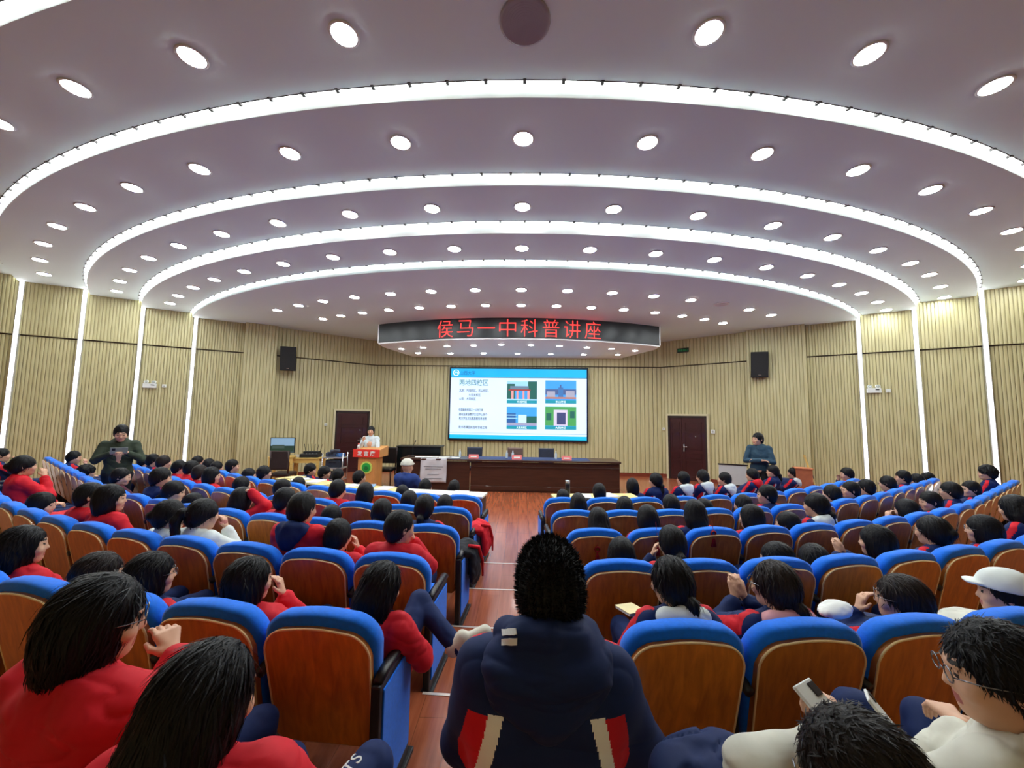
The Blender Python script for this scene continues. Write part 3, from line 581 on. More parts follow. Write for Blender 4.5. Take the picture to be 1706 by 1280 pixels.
# metal trolley with clutter
cx0, cx1 = at_y(546, 790, 10.3)[0], at_y(578, 790, 10.3)[0]; chh = at_y(562, 771, 10.3)[2]-FLOOR0
t = thing('equipment_trolley', 'silver framed trolley with dark gear beside the left stage door', 'trolley', ((cx0+cx1)/2, 10.3, FLOOR0), .1); w_ = cx1-cx0
for sx in (-1, 1):
    for sy in (-1, 1): g = M(); g.tube([(sx*w_/2, sy*.18, .06), (sx*w_/2, sy*.18, chh+.12)], .013, 8); g.build('post', m_chrome, t, True); g = M(); g.lathe([(0, 0), (.03, 0), (.03, .05), (0, .05)], n=10); o = g.build('caster', m_blk, t); o.location = (sx*w_/2, sy*.18, .0)
for z in (.2, .5, chh): g = M(); g.box((0, 0, z), (w_, .36, .03)); g.build('shelf', m_alu, t)
for i, (x, y, z, s, rz, c) in enumerate(((-.1, 0, chh, (.26, .22, .12), .2, (44, 52, 74)), (.12, .02, chh, (.2, .2, .09), -.4, (50, 96, 156)), (0, -.02, chh+.12, (.24, .16, .07), .6, (60, 64, 78)), (0, 0, .5, (.4, .28, .2), 0, (30, 40, 56)), (0, 0, .2, (.42, .28, .18), 0, (26, 34, 46)))):
    t = thing('equipment_bag', ['dark blue bag on the trolley top, left side', 'bright blue folded cloth on the trolley top', 'grey pouch lying on top of the blue bag', 'dark case on the middle trolley shelf', 'dark case on the lowest trolley shelf'][i], 'bag', ((cx0+cx1)/2+x, 10.3+y, FLOOR0+z+.015), rz)
    g = M(); g.box((0, 0, s[2]/2), s); g.build('body', mat('bag_%d' % i, srgb(*c), .7, var=.3, scale=14), t, bevel=.025)
    g = M(); g.tube([(-s[0]*.25, -s[1]*.5, s[2]*.7), (-s[0]*.15, -s[1]*.62, s[2]*.85), (s[0]*.15, -s[1]*.62, s[2]*.85), (s[0]*.25, -s[1]*.5, s[2]*.7)], .008, 6); g.build('handle', m_blk, t)
# board and orange thing on the right
bx = at_y(1225, 775, 9.9); t = thing('grey_board', 'blank grey panel leaning near the wall left of the standing man', 'board', (bx[0], 9.9, FLOOR0), -.35)
hb_ = at_y(1225, 763, 9.9)[2]-FLOOR0
g = M(); g.box((0, 0, hb_/2+.15), (.62, .03, hb_-.3)); g.build('panel', mat('grey_panel', srgb(188, 190, 192), .6, var=.03), t, bevel=.004)
g = M(); g.box((0, 0, hb_), (.66, .05, .03)); g.box((0, 0, .3), (.66, .05, .03)); g.build('rail', m_metal_dark, t)
for sx in (-1, 1): g = M(); g.tube([(sx*.3, 0, .35), (sx*.3, .12, 0)], .014, 8); g.build('leg', m_metal_dark, t)
ox = at_y(1342, 775, 8.6); t = thing('orange_bin', 'orange brown open box behind the last students on the right', 'box', (ox[0], 8.6, FLOOR0), -.4)
ho = at_y(1347, 766, 8.6)[2]-FLOOR0
g = M(); g.box((0, 0, ho/2), (.3, .24, ho)); g.build('body', mat('orange_box', srgb(190, 104, 62), .6, var=.15), t, bevel=.01); g = M(); g.box((0, 0, ho+.01), (.33, .27, .02)); g.build('rim', mat('orange_rim', srgb(206, 120, 78), .5, var=.1), t)
t = thing('pale_pole', 'pale wooden pole leaning beside the orange box', 'pole', (at_y(1372, 790, 8.4)[0], 8.4, FLOOR0)); g = M(); g.tube([(.05, 0, 0), (-.12, .25, 1.15)], .02, 8); g.build('shaft', m_pine, t); g = M(); g.tube([(-.12, .25, 1.15), (-.125, .26, 1.2)], .024, 8); g.build('cap', m_pine, t)
# ------------------------------------------------------------------ front tables
m_ttop = mat('white_laminate', srgb(224, 222, 210), .4, var=.03); m_tleg = mat('table_dark', srgb(52, 44, 46), .5, var=.1)
RT = 8.74
def front_table(s, label, w_=1.3, m=None):
    x, y, a = path(RT, s); t = thing('front_table', label, 'table', (x, y, FLOOR0), a, 'white tables in front of the first row')
    g = M(); g.box((0, 0, .74), (w_, .34, .03)); g.build('table_top', m or m_ttop, t, bevel=.004); g = M(); g.box((0, .16, .5), (w_-.08, .02, .42)); g.build('modesty_panel', m_tleg, t)
    for sx in (-1, 1): g = M(); g.box((sx*(w_/2-.05), 0, .36), (.05, .36, .72)); g.build('leg', m_tleg, t)
    return t
m_tcream = mat('cream_laminate', srgb(226, 206, 140), .4, var=.05)
SL = [(-1.27, 'white front table ending at the aisle on the left side'), (-2.65, 'cream front table with papers, second left of the aisle'), (-4.05, 'cream front table, third left of the aisle'),
      (1.08, 'white front table ending at the aisle on the right side')]
TUM.location = (at_y(951, 812, 5.95)[0], 5.95, FLOOR0+.757)
for i, (s, l) in enumerate(SL): front_table(s, l, 1.32, m_tcream if i in (1, 2, 3) else None)
k = 0
for s, dy, rz, c in ((-2.3, .0, .1, 0), (-2.65, -.05, .5, 1), (-2.95, .05, -.2, 0), (-3.8, 0, .3, 0), (-4.2, .03, -.4, 0), (-4.45, -.05, .2, 2), (-1.0, 0, .1, 0), (1.3, 0, .2, 0), (.9, .04, -.2, 0)):
    x, y, a = path(RT+dy, s); t = thing('document', ['white', 'blue', 'white', 'white', 'cream', 'cream', 'white', 'white', 'white'][k]+' papers on the front tables, %s counting from the middle-left stack' % ordn[k], 'paper', (x, y, FLOOR0+.756), a+rz, 'papers on the front tables'); k += 1
    g = M(); g.box((0, 0, .006), (.22, .3, .012)); g.build('sheet', [m_paper, mat('blue_cover', srgb(120, 160, 205), .6, var=.1), mat('cream_cover', srgb(226, 212, 160), .6, var=.1)][c], t)
# ------------------------------------------------------------------ auditorium seats
m_blue = mat('blue_fabric', srgb(0, 112, 232), .8, var=.08, scale=60, bump=.12, sheen=.15, spec=.3)
def seat_wood():
    m, nt, b = nodes('orange_plywood'); L = nt.links
    tc = nt.nodes.new('ShaderNodeTexCoord'); mp = nt.nodes.new('ShaderNodeMapping'); mp.inputs['Scale'].default_value = (7, 7, .9)
    n = nt.nodes.new('ShaderNodeTexNoise'); n.inputs['Scale'].default_value = 3.5; n.inputs['Detail'].default_value = 8; n.inputs['Distortion'].default_value = .6
    r = nt.nodes.new('ShaderNodeValToRGB'); e = r.color_ramp.elements; e[0].position = .25; e[1].position = .8
    e[0].color = srgb(156, 86, 24); e[1].color = srgb(218, 132, 44)
    oi = nt.nodes.new('ShaderNodeObjectInfo'); hs = nt.nodes.new('ShaderNodeHueSaturation'); mr = nt.nodes.new('ShaderNodeMapRange'); mr.inputs[3].default_value = .85; mr.inputs[4].default_value = 1.12
    L.new(tc.outputs['Object'], mp.inputs[0]); L.new(mp.outputs[0], n.inputs['Vector']); L.new(n.outputs['Fac'], r.inputs['Fac']); L.new(r.outputs[0], hs.inputs['Color'])
    L.new(oi.outputs['Random'], mr.inputs[0]); L.new(mr.outputs[0], hs.inputs['Value']); L.new(hs.outputs[0], b.inputs['Base Color'])
    b.inputs['Roughness'].default_value = .33; b.inputs['Coat Weight'].default_value = .25; return m
m_ply = seat_wood(); m_edge = mat('cream_edge', srgb(236, 206, 150), .4, var=.05); m_arm = mat('black_armrest', srgb(24, 20, 22), .35, var=.15); m_frame = mat('seat_frame_black', srgb(22, 22, 26), .5, var=.1)
def outline(w, z0, z1, r, wb, n=10):
    """rounded-shoulder back outline in the x-z plane, counter clockwise from bottom left"""
    P = [(-wb/2+.03, z0), (wb/2-.03, z0), (wb/2, z0+.03)]
    for i in range(1, 7): t = i/7; P.append((wb/2+(w/2-wb/2)*t, z0+.03+(z1-r-z0-.03)*t))
    for i in range(n+1): a = i/n*PI/2; P.append((w/2-r+r*math.cos(a), z1-r-.012+r*math.sin(a)))
    xe = w/2-r
    return P[1:]+[(xe*c_, z1-.012+.012*(1-c_*c_)) for c_ in (.66, .33, 0, -.33, -.66)]+[(-x, z) for x, z in P[1:]][::-1]
def shell(P, prof, tilt, c=(0, 0)):
    """stack of inset copies of outline P: prof = [(y, inset)]"""
    vs = []; n = len(P); zc = sum(p[1] for p in P)/n
    for y, ins in prof:
        for i, (x, z) in enumerate(P):
            xx = x*(1-ins/.24); zz = zc+(z-zc)*(1-ins/.30); vs.append((xx, y-(zz-.9)*math.tan(tilt), zz))
    fs = [(k*n+i, k*n+(i+1) % n, (k+1)*n+(i+1) % n, (k+1)*n+i) for k in range(len(prof)-1) for i in range(n)]
    fs += [tuple(range(n))[::-1], tuple(range((len(prof)-1)*n, len(prof)*n))]; return vs, fs
TILT = math.radians(13)
PB = outline(.545, .30, .892, .135, .48)          # cushion
PW = outline(.50, .26, .836, .115, .465)         # wooden back panel
def make_seat(kind):
    t = bpy.data.objects.new('auditorium_seat', None); t.empty_display_size = .1; link(t)
    g = M(); v, f = shell(PB, [(.004, .022), (.02, .002), (.05, 0), (.085, .004), (.108, .03), (.116, .075)], TILT); g.add(v, f); g.build('backrest', m_blue, t, True)
    g = M(); v, f = shell(PW, [(-.022, .006), (-.018, 0), (.012, 0)], TILT); g.add(v, f); pn = g.build('back_panel', m_ply, t)
    g = M(); g.tube([(x*.992, -.02-(z-.9)*math.tan(TILT), z-.002) for x, z in PW[2:-2]], .0052, 6); g.build('edge_band', m_edge, pn, True)
    g = M()
    S0 = outline(.46, 0, .46, .08, .44, 5)
    vs = []; n = len(S0)
    for z, ins in ((.385, .02), (.40, .0), (.44, 0), (.465, .012), (.472, .05)): vs += [(x*(1-ins/.23), .165+.46-(q-.23)*(1-ins/.23)-.23, z-.015*(q/.46)) for x, q in S0]
    g.add(vs, [(k*n+i, k*n+(i+1) % n, (k+1)*n+(i+1) % n, (k+1)*n+i) for k in range(4) for i in range(n)]+[tuple(range(n))[::-1], tuple(range(4*n, 5*n))]); g.build('seat_cushion', m_blue, t, True)
    g = M(); g.box((0, .36, .372), (.40, .38, .022)); g.build('seat_pan', m_ply, t, bevel=.004)
    sides = {'R': (1,), 'L': (-1,), 'RA': (1, -1), 'LA': (1, -1)}[kind]
    for sx in sides:
        aisle = (kind == 'RA' and sx == -1) or (kind == 'LA' and sx == 1); x = sx*.28
        g = M(); g.tube([(x, .04, .60), (x, .10, .615), (x, .40, .615), (x, .46, .59)], [.022, .026, .026, .02], 8); ar = g.build('armrest', m_arm, t, True)
        if aisle:
            g = M(); g.box((x, .22, .30), (.045, .40, .60)); g.build('side_frame', m_frame, t, bevel=.01)
            g = M(); g.box((x+sx*.024, .22, .33), (.012, .34, .48)); g.build('side_cushion', m_blue, t, bevel=.005)
            g = M(); g.box((x, .22, .012), (.08, .46, .024)); g.build('foot', m_frame, t, bevel=.005)
        else:
            g = M(); g.box((x, .20, .30), (.028, .10, .58)); g.build('stand', m_frame, t, bevel=.006); g = M(); g.box((x, .20, .012), (.06, .36, .024)); g.build('foot', m_frame, t, bevel=.005)
    return t
SEATS = {}
LEFT0 = [0, -.99, -.97, -.91, -.90, -.86, 0, 0]; RIGHT0 = [0, .64, .60, .61, .54, .51, 0, 0]
ROWN = ['', 'nearest', 'second', 'third', 'fourth', 'fifth and front']
NS = {1: (7, 7), 2: (16, 15), 3: (19, 17), 4: (15, 15), 5: (13, 12)}
def put_seat(k, side, i):
    s = (RIGHT0[k]+.56*i) if side == 'right' else (LEFT0[k]-.56*i); x, y, a = path(ROWR[k]+.055, s*(1+.055/ROWR[k]))
    if not inside(x, y): return
    u, v = px_of(x, y, ROWZ[k]+.8)
    if u < -120 or u > 1826: return
    kind = ('RA' if side == 'right' else 'LA') if i == 0 else ('R' if side == 'right' else 'L')
    if kind not in SEATS: SEATS[kind] = make_seat(kind); t = SEATS[kind]
    else: t = copy_tree(SEATS[kind])
    t.location = (x, y, ROWZ[k]); t.rotation_euler = (0, 0, a)
    where = 'beside the aisle' if i == 0 else '%s seat out from the aisle' % ordn[i]
    tag(t, 'blue seat with wood back, %s row, %s side, %s' % (ROWN[k].split()[0], side, where), 'seat', 'blue auditorium seats, %s row, %s side' % (ROWN[k], side))
for k, (nl, nr_) in NS.items():
    for i in range(nl): put_seat(k, 'left', i)
    for i in range(nr_): put_seat(k, 'right', i)

# red knotted tassels hanging on some seat backs
m_tas = mat('tassel_red', srgb(170, 16, 24), .7, var=.2, scale=30)
for (u, v, k, lab) in ((1197, 884, 3, 'red knotted tassel on a third row seat back, rightmost of three'), (1103, 902, 3, 'red knotted tassel on a third row seat back beside a student'), (1003, 917, 3, 'dark red tassel low on the third row aisle seat back, right side')):
    best = min(((abs(at_y(u, v, path(ROWR[k]+.05, s_*.01)[1])[0]-path(ROWR[k]+.05, s_*.01)[0]), s_*.01) for s_ in range(20, 400)))[1]
    x, y, a = path(ROWR[k]+.05, best); p = at_y(u, v, y); t = thing('tassel', lab, 'tassel', (x, y, p[2]), a, 'red tassels on seat backs')
    g = M()
    for q in (-1, 1): g.tube([(q*.022*math.sin(i/8*PI*2), -.005*q, .03+.022*math.cos(i/8*PI*2)) for i in range(8)], .006, 5, closed=True)
    g.build('knot', m_tas, t, True); g = M()
    for i in range(7): g.tube([(0, 0, .01), ((i-3)*.004, -.004, -.03), ((i-3)*.008, 0, -.09)], .004, 4)
    g.build('fringe', m_tas, t, True); g = M(); g.tube([(0, 0, .05), (0, .01, .12), (0, .03, .2)], .002, 4); g.build('cord', m_tas, t)
# ------------------------------------------------------------------ people: smooth implicit bodies turned into meshes
V3 = lambda *a: np.array(a, dtype=float)
class F:
    """a smooth union of tapered limbs and ellipsoids, meshed with surface nets"""
    def __init__(s): s.ops = []
    def cap(s, a, b, ra, rb, k=.02, sub=False): s.ops.append(('c', V3(*a), V3(*b), ra, rb, k, sub)); return s
    def ell(s, c, r, k=.02, sub=False, R=None): s.ops.append(('e', V3(*c), V3(*r), None if R is None else np.array(R), None, k, sub)); return s
    def chain(s, pts, rs, k=.02):
        for i in range(len(pts)-1): s.cap(pts[i], pts[i+1], rs[i], rs[i+1], k)
        return s
    def fn(s, f): s.ops.append(('f', f)); return s
    def ev(s, P):
        d = None
        for o in s.ops:
            if o[0] == 'f': d = o[1](P, d); continue
            if o[0] == 'c':
                a, b = o[1], o[2]; ab = b-a; L2 = max(1e-9, ab@ab); t = np.clip((P-a)@ab/L2, 0, 1)
                q = np.linalg.norm(P-a-t[:, None]*ab, axis=1)-(o[3]+(o[4]-o[3])*t)
            else:
                X = P-o[1]
                if o[3] is not None: X = X@o[3]
                n = np.linalg.norm(X/o[2], axis=1); m = np.linalg.norm(X/(o[2]**2), axis=1); q = n*(n-1)/np.maximum(m, 1e-9)
            k = o[5]
            if d is None: d = q; continue
            if o[6]: h = np.clip(.5-.5*(q+d)/k, 0, 1); d = d*(1-h)+(-q)*h+k*h*(1-h)
            else: h = np.clip(.5+.5*(d-q)/k, 0, 1); d = q*h+d*(1-h)-k*h*(1-h)
        return d
    def bounds(s):
        lo = V3(9, 9, 9); hi = -lo
        for o in s.ops:
            if o[0] == 'c' and not o[6]:
                r = max(o[3], o[4]); lo = np.minimum(lo, np.minimum(o[1], o[2])-r); hi = np.maximum(hi, np.maximum(o[1], o[2])+r)
            elif o[0] == 'e' and not o[6]: r = max(o[2]); lo = np.minimum(lo, o[1]-r); hi = np.maximum(hi, o[1]+r)
        return lo-.04, hi+.04
    def mesh(s, h):
        lo, hi = s.bounds(); B = 4; n = (np.ceil((hi-lo)/(h*B)).astype(int)+1)
        ax = [lo[i]+(np.arange(n[i])+.5)*h*B for i in range(3)]
        C = np.stack(np.meshgrid(*ax, indexing='ij'), -1).reshape(-1, 3); dc = s.ev(C).reshape(n)
        near = np.abs(dc) < h*B*1.25+.012
        N = n*B; D = np.repeat(np.repeat(np.repeat(np.where(dc < 0, -1., 1.), B, 0), B, 1), B, 2)
        mk = np.repeat(np.repeat(np.repeat(near, B, 0), B, 1), B, 2); I = np.argwhere(mk); D[mk] = s.ev(lo+(I+.5)*h)
        S = D < 0; cells = None; sh = tuple(N-1)
        acc = np.zeros(sh+(3,), np.float32); cnt = np.zeros(sh, np.float32)
        offs = [(i, j, k) for i in (0, 1) for j in (0, 1) for k in (0, 1)]
        sl = lambda o: tuple(slice(o[i], o[i]+sh[i]) for i in range(3))
        for a in range(3):
            for o in offs:
                if o[a]: continue
                p = list(o); p[a] = 1; d0 = D[sl(o)]; d1 = D[sl(p)]; m = (d0 < 0) != (d1 < 0)
                idx = np.nonzero(m); t = d0[idx]/(d0[idx]-d1[idx]); v = np.zeros((len(t), 3), np.float32)+np.array(o, np.float32); v[:, a] = t
                acc[idx] += v; cnt[idx] += 1
        act = cnt > 0; ids = -np.ones(sh, int); w_ = np.argwhere(act); ids[act] = np.arange(len(w_))
        vs = lo+(w_+.5+acc[act]/cnt[act][:, None])*h
        fs = []
        for a in range(3):
            b, c = (a+1) % 3, (a+2) % 3
            o = [slice(1, -1)]*3; o[a] = slice(0, sh[a]); lo_ = [slice(1, sh[i]) for i in range(3)]; lo_[a] = slice(0, sh[a]); q = list(lo_); q[a] = slice(1, sh[a]+1)
            d0 = S[tuple(lo_)]; d1 = S[tuple(q)]; m = np.argwhere(d0 != d1)
            if not len(m): continue
            st = np.array([1, 1, 1]); st[a] = 0; m = m+st; e = np.eye(3, dtype=int)
            i0 = ids[tuple(m.T)]; i1 = ids[tuple((m-e[b]).T)]; i2 = ids[tuple((m-e[b]-e[c]).T)]; i3 = ids[tuple((m-e[c]).T)]
            fl = S[tuple((m).T)]; Q = np.stack([i0, i1, i2, i3], 1); Q[~fl] = Q[~fl][:, ::-1]; fs.append(Q[(Q >= 0).all(1)])
        return vs, np.concatenate(fs)
def mesh_from(name, vs, fs, mats, idx=None, smooth=True):
    me = bpy.data.meshes.new(name); me.vertices.add(len(vs)); me.vertices.foreach_set('co', np.asarray(vs, np.float32).ravel())
    me.loops.add(len(fs)*4); me.loops.foreach_set('vertex_index', fs.ravel().astype(np.int32)); me.polygons.add(len(fs))
    me.polygons.foreach_set('loop_start', np.arange(0, len(fs)*4, 4, dtype=np.int32)); me.polygons.foreach_set('loop_total', np.full(len(fs), 4, np.int32))
    for m in mats: me.materials.append(m)
    if idx is not None: me.polygons.foreach_set('material_index', idx.astype(np.int32))
    me.update(calc_edges=True); me.validate(); me.polygons.foreach_set('use_smooth', [smooth]*len(me.polygons)); return me
def nz(P, s, seed=0):
    a = P*s+seed*7.13
    return (np.sin(a[:, 0]+1.7*np.sin(a[:, 1]*.9+a[:, 2]*.4))+np.sin(a[:, 1]*1.13+1.3*np.sin(a[:, 2]*1.1+seed))+np.sin(a[:, 2]*.87+1.9*np.sin(a[:, 0]*.7+a[:, 1]*.5)))/3
def folds(P, s, seed=0):
    """soft creases: sharp valleys between rounded puffs of cloth"""
    n = nz(P, s, seed)+.45*nz(P, s*2.1, seed+5); return np.minimum(1, np.abs(n)*2.6)**.6-.75
m_skin = mat('skin', srgb(214, 166, 136), .55, var=.05, scale=14); m_lip = mat('lips', srgb(176, 100, 92), .5, var=.05); m_brow = mat('brow', srgb(34, 26, 24), .7, var=.1)
def hair_mat(name, c):
    m = mat(name, srgb(*c), .5, var=.3, scale=42, bump=.3, stretch=(3, 3, .35), spec=.22); return m
HB = hair_mat('hair_black', (15, 14, 17)); HBR = hair_mat('hair_brown', (34, 25, 23))
CL = {'red': srgb(206, 24, 40), 'navy': srgb(16, 36, 84), 'white': srgb(218, 224, 220), 'green': srgb(52, 62, 48), 'teal': srgb(44, 70, 88), 'black': srgb(22, 22, 28), 'cream': srgb(208, 206, 192), 'blue': srgb(36, 60, 124), 'maroon': srgb(74, 26, 44), 'pink': srgb(222, 160, 160), 'brown': srgb(88, 66, 56), 'shirt': srgb(206, 218, 222)}
def cl(n): return mat('cloth_'+n, CL[n], .72, var=.08, scale=9, bump=.15, sheen=.02, spec=.25)
m_shoe = mat('shoe_white', srgb(206, 202, 186), .6, var=.08); m_sole = mat('shoe_dark', srgb(40, 38, 40), .6, var=.1)
m_glass = mat('spectacle_wire', srgb(120, 120, 126), .25, .8, var=.05)
def lerp(a, b, t): return a+(b-a)*t
def joints(pose='lap', slouch=0., yaw=0., pitch=0., roll=0., seated=True, lean=0.):
    s = slouch; J_ = {}
    if seated:
        J_['pel'] = V3(0, .04+s*.45, .50); J_['chest'] = V3(lean*.5, -.07+s*.12, .82-s*.75); J_['neck'] = V3(lean, -.10-s*.0, 1.0-s)
        for sx, n in ((-1, 'L'), (1, 'R')):
            J_['sh'+n] = V3(sx*.165+lean*.9, -.085, .945-s); J_['hip'+n] = V3(sx*.09, .06+s*.45, .50); J_['kn'+n] = V3(sx*.13, .46+s*.3, .50); J_['an'+n] = V3(sx*.13, .46+s*.3, .10); J_['toe'+n] = V3(sx*.14, .60+s*.3, .05)
            J_['el'+n] = V3(sx*.245+lean*.5, .03, .70-s*.7); J_['wr'+n] = V3(sx*.07, .27, .62-s*.3); J_['hd'+n] = V3(-sx*.75, .65, -.1)
        if pose in ('chin', 'chinL'):
            n = 'R' if pose == 'chin' else 'L'; sx = 1 if n == 'R' else -1
            J_['el'+n] = V3(sx*.22, .17, .74-s*.7); J_['wr'+n] = V3(sx*.085+lean, .13, .99-s); J_['hd'+n] = V3(-sx*.25, -.1, 1)
        if pose == 'up':
            for sx, n in ((-1, 'L'), (1, 'R')): J_['el'+n] = V3(sx*.2, .2, .76-s*.7); J_['wr'+n] = V3(sx*.035, .25, .94-s); J_['hd'+n] = V3(-sx*.15, .25, 1)
        if pose == 'head':
            J_['elR'] = V3(.27, .02, 1.08-s); J_['wrR'] = V3(.10, -.06, 1.26-s); J_['hdR'] = V3(-1, -.1, .1)
    else:
        J_['pel'] = V3(0, 0, .95); J_['chest'] = V3(0, 0, 1.27); J_['neck'] = V3(0, -.01, 1.47)
        for sx, n in ((-1, 'L'), (1, 'R')):
            J_['sh'+n] = V3(sx*.18, -.01, 1.41); J_['hip'+n] = V3(sx*.09, 0, .92); J_['kn'+n] = V3(sx*.1, .02, .5); J_['an'+n] = V3(sx*.1, -.01, .09); J_['toe'+n] = V3(sx*.12, .14, .04)
            if pose == 'crossed': J_['el'+n] = V3(sx*.26, .10, 1.13); J_['wr'+n] = V3(-sx*.05, .21+.03*sx, 1.16); J_['hd'+n] = V3(-sx, -.1, .05)
            elif pose == 'hold': J_['el'+n] = V3(sx*.27, .08, 1.17); J_['wr'+n] = V3(sx*.09, .27, 1.30); J_['hd'+n] = V3(-sx*.85, .3, .1)
            elif pose == 'speak': J_['el'+n] = V3(sx*.25, .12, 1.15); J_['wr'+n] = V3(sx*.14, .22, 1.36 if sx > 0 else 1.0); J_['hd'+n] = V3(-sx*.2, .2, 1 if sx > 0 else -.2)
    R = np.array(Matrix.Rotation(yaw, 3, 'Z') @ Matrix.Rotation(pitch, 3, 'X') @ Matrix.Rotation(roll, 3, 'Y')); J_['R'] = R
    J_['head'] = J_['neck']+R@V3(0, .035, .155)
    return J_
def hd(J_, *p, HS=1.07): return J_['head']+J_['R']@(V3(*p)*HS)
def hand(f, w_, d, side, curl=.7, up=None, sc=1.0):
    d = d/np.linalg.norm(d); up = V3(0, 0, 1) if up is None else up; t = np.cross(d, up)
    if np.linalg.norm(t) < .2: t = np.cross(d, V3(0, 1, 0))
    t /= np.linalg.norm(t); n = np.cross(t, d); c = w_+d*.02; t = t*(-1 if side == 'R' else 1)
    sg = 1
    for i, (o, L_, r) in enumerate(((.030, .068, .0085), (.010, .078, .009), (-.011, .072, .0088), (-.030, .056, .0078))):
        k = c+d*.072*sc+t*o*sc; f.cap(w_, k, .017*sc, .0115*sc, .012)
        a = curl*(.55+.12*i); p1 = k+(d*math.cos(a)-n*math.sin(a))*L_*.5*sc; a2 = a*2.1; p2 = p1+(d*math.cos(a2)-n*math.sin(a2))*L_*.32*sc; a3 = a*2.8; p3 = p2+(d*math.cos(a3)-n*math.sin(a3))*L_*.25*sc
        f.cap(k, p1, r*1.1*sc, r*sc, .004); f.cap(p1, p2, r*sc, r*.92*sc, .003); f.cap(p2, p3, r*.92*sc, r*.8*sc, .003)
    k = c+t*.028*sc+d*.012*sc; p1 = k+(t*.6+d*.7-n*.25)*.036*sc; p2 = p1+(t*.15+d*.9-n*.35)*.03*sc; f.cap(c, k, .014*sc, .013*sc, .012); f.cap(k, p1, .012*sc, .0105*sc, .006); f.cap(p1, p2, .0105*sc, .0085*sc, .004)
def body_field(J_, hands=True, HS=1.07, curl=.7, sc=1.0):
    f = F(); R = J_['R']; h = lambda *p: hd(J_, *p, HS=HS)
    f.ell(h(0, -.012, .02), V3(.074, .092, .092)*HS, R=R)
    f.ell(h(0, .028, -.05), V3(.055, .062, .066)*HS, .035, R=R); f.ell(h(0, .055, -.088), V3(.028, .026, .022)*HS, .025, R=R)
    f.ell(h(0, .05, .01), V3(.056, .04, .05)*HS, .03, R=R)
    f.cap(h(0, .086, .006), h(0, .099, -.028), .006*HS, .009*HS, .012); f.ell(h(0, .092, -.032), V3(.015, .009, .007)*HS, .008, R=R)
    f.cap(h(-.03, .084, .022), h(.03, .084, .022), .009, .009, .014)
    for sx in (-1, 1):
        f.ell(h(sx*.031, .094, .004), V3(.015, .012, .009)*HS, .01, sub=True, R=R); f.ell(h(sx*.031, .079, .003), V3(.0125, .0125, .0115)*HS, .003, R=R)
        f.ell(h(sx*.040, .066, -.03), V3(.024, .022, .024)*HS, .02, R=R)
        f.ell(h(sx*.078, -.008, -.004), V3(.010, .020, .031)*HS, .006, R=R); f.ell(h(sx*.086, -.002, -.004), V3(.006, .011, .018)*HS, .006, sub=True, R=R)
    f.cap(h(-.016, .081, -.057), h(.016, .081, -.057), .0065, .0065, .006); f.cap(h(-.013, .08, -.069), h(.013, .08, -.069), .007, .007, .006)
    f.cap(J_['neck']-V3(0, 0, .03), h(0, -.02, -.05), .055, .052, .03)
    f.cap(J_['neck']-V3(0, 0, .03), J_['chest'], .06, .12, .05); f.cap(J_['chest'], J_['pel'], .11, .12, .06); f.cap(J_['shL'], J_['shR'], .05, .05, .05)
    for n in 'LR':
        f.cap(J_['sh'+n], J_['el'+n], .045, .038, .03); f.cap(J_['el'+n], J_['wr'+n], .037, .026*sc, .015)
        if hands: hand(f, J_['wr'+n], J_['hd'+n], n, curl, sc=sc)
        else: f.cap(J_['wr'+n], J_['wr'+n]+J_['hd'+n]/np.linalg.norm(J_['hd'+n])*.1, .028, .02)
        f.cap(J_['hip'+n], J_['kn'+n], .065, .05, .03); f.cap(J_['kn'+n], J_['an'+n], .048, .032, .02); f.cap(J_['an'+n], J_['toe'+n], .035, .03, .02)
    return f
def body_mesh(name, J_, res, HS=1.07, curl=.7, sc=1.0):
    f = body_field(J_, True, HS, curl, sc); v, q = f.mesh(res); c = v[q].mean(1); X = (c-J_['head'])@J_['R']/HS
    idx = np.zeros(len(q), int); ey = (np.abs(np.abs(X[:, 0])-.031) < .0105) & (np.abs(X[:, 2]-.003) < .005) & (X[:, 1] > .07); br = (np.abs(np.abs(X[:, 0])-.031) < .017) & (np.abs(X[:, 2]-.026-.004) < .005) & (X[:, 1] > .06)
    idx[ey | br] = 2; idx[(np.abs(X[:, 0]) < .021) & (np.abs(X[:, 2]+.064) < .011) & (X[:, 1] > .078)] = 1
    return mesh_from(name, v, q, [m_skin, m_lip, m_brow], idx)
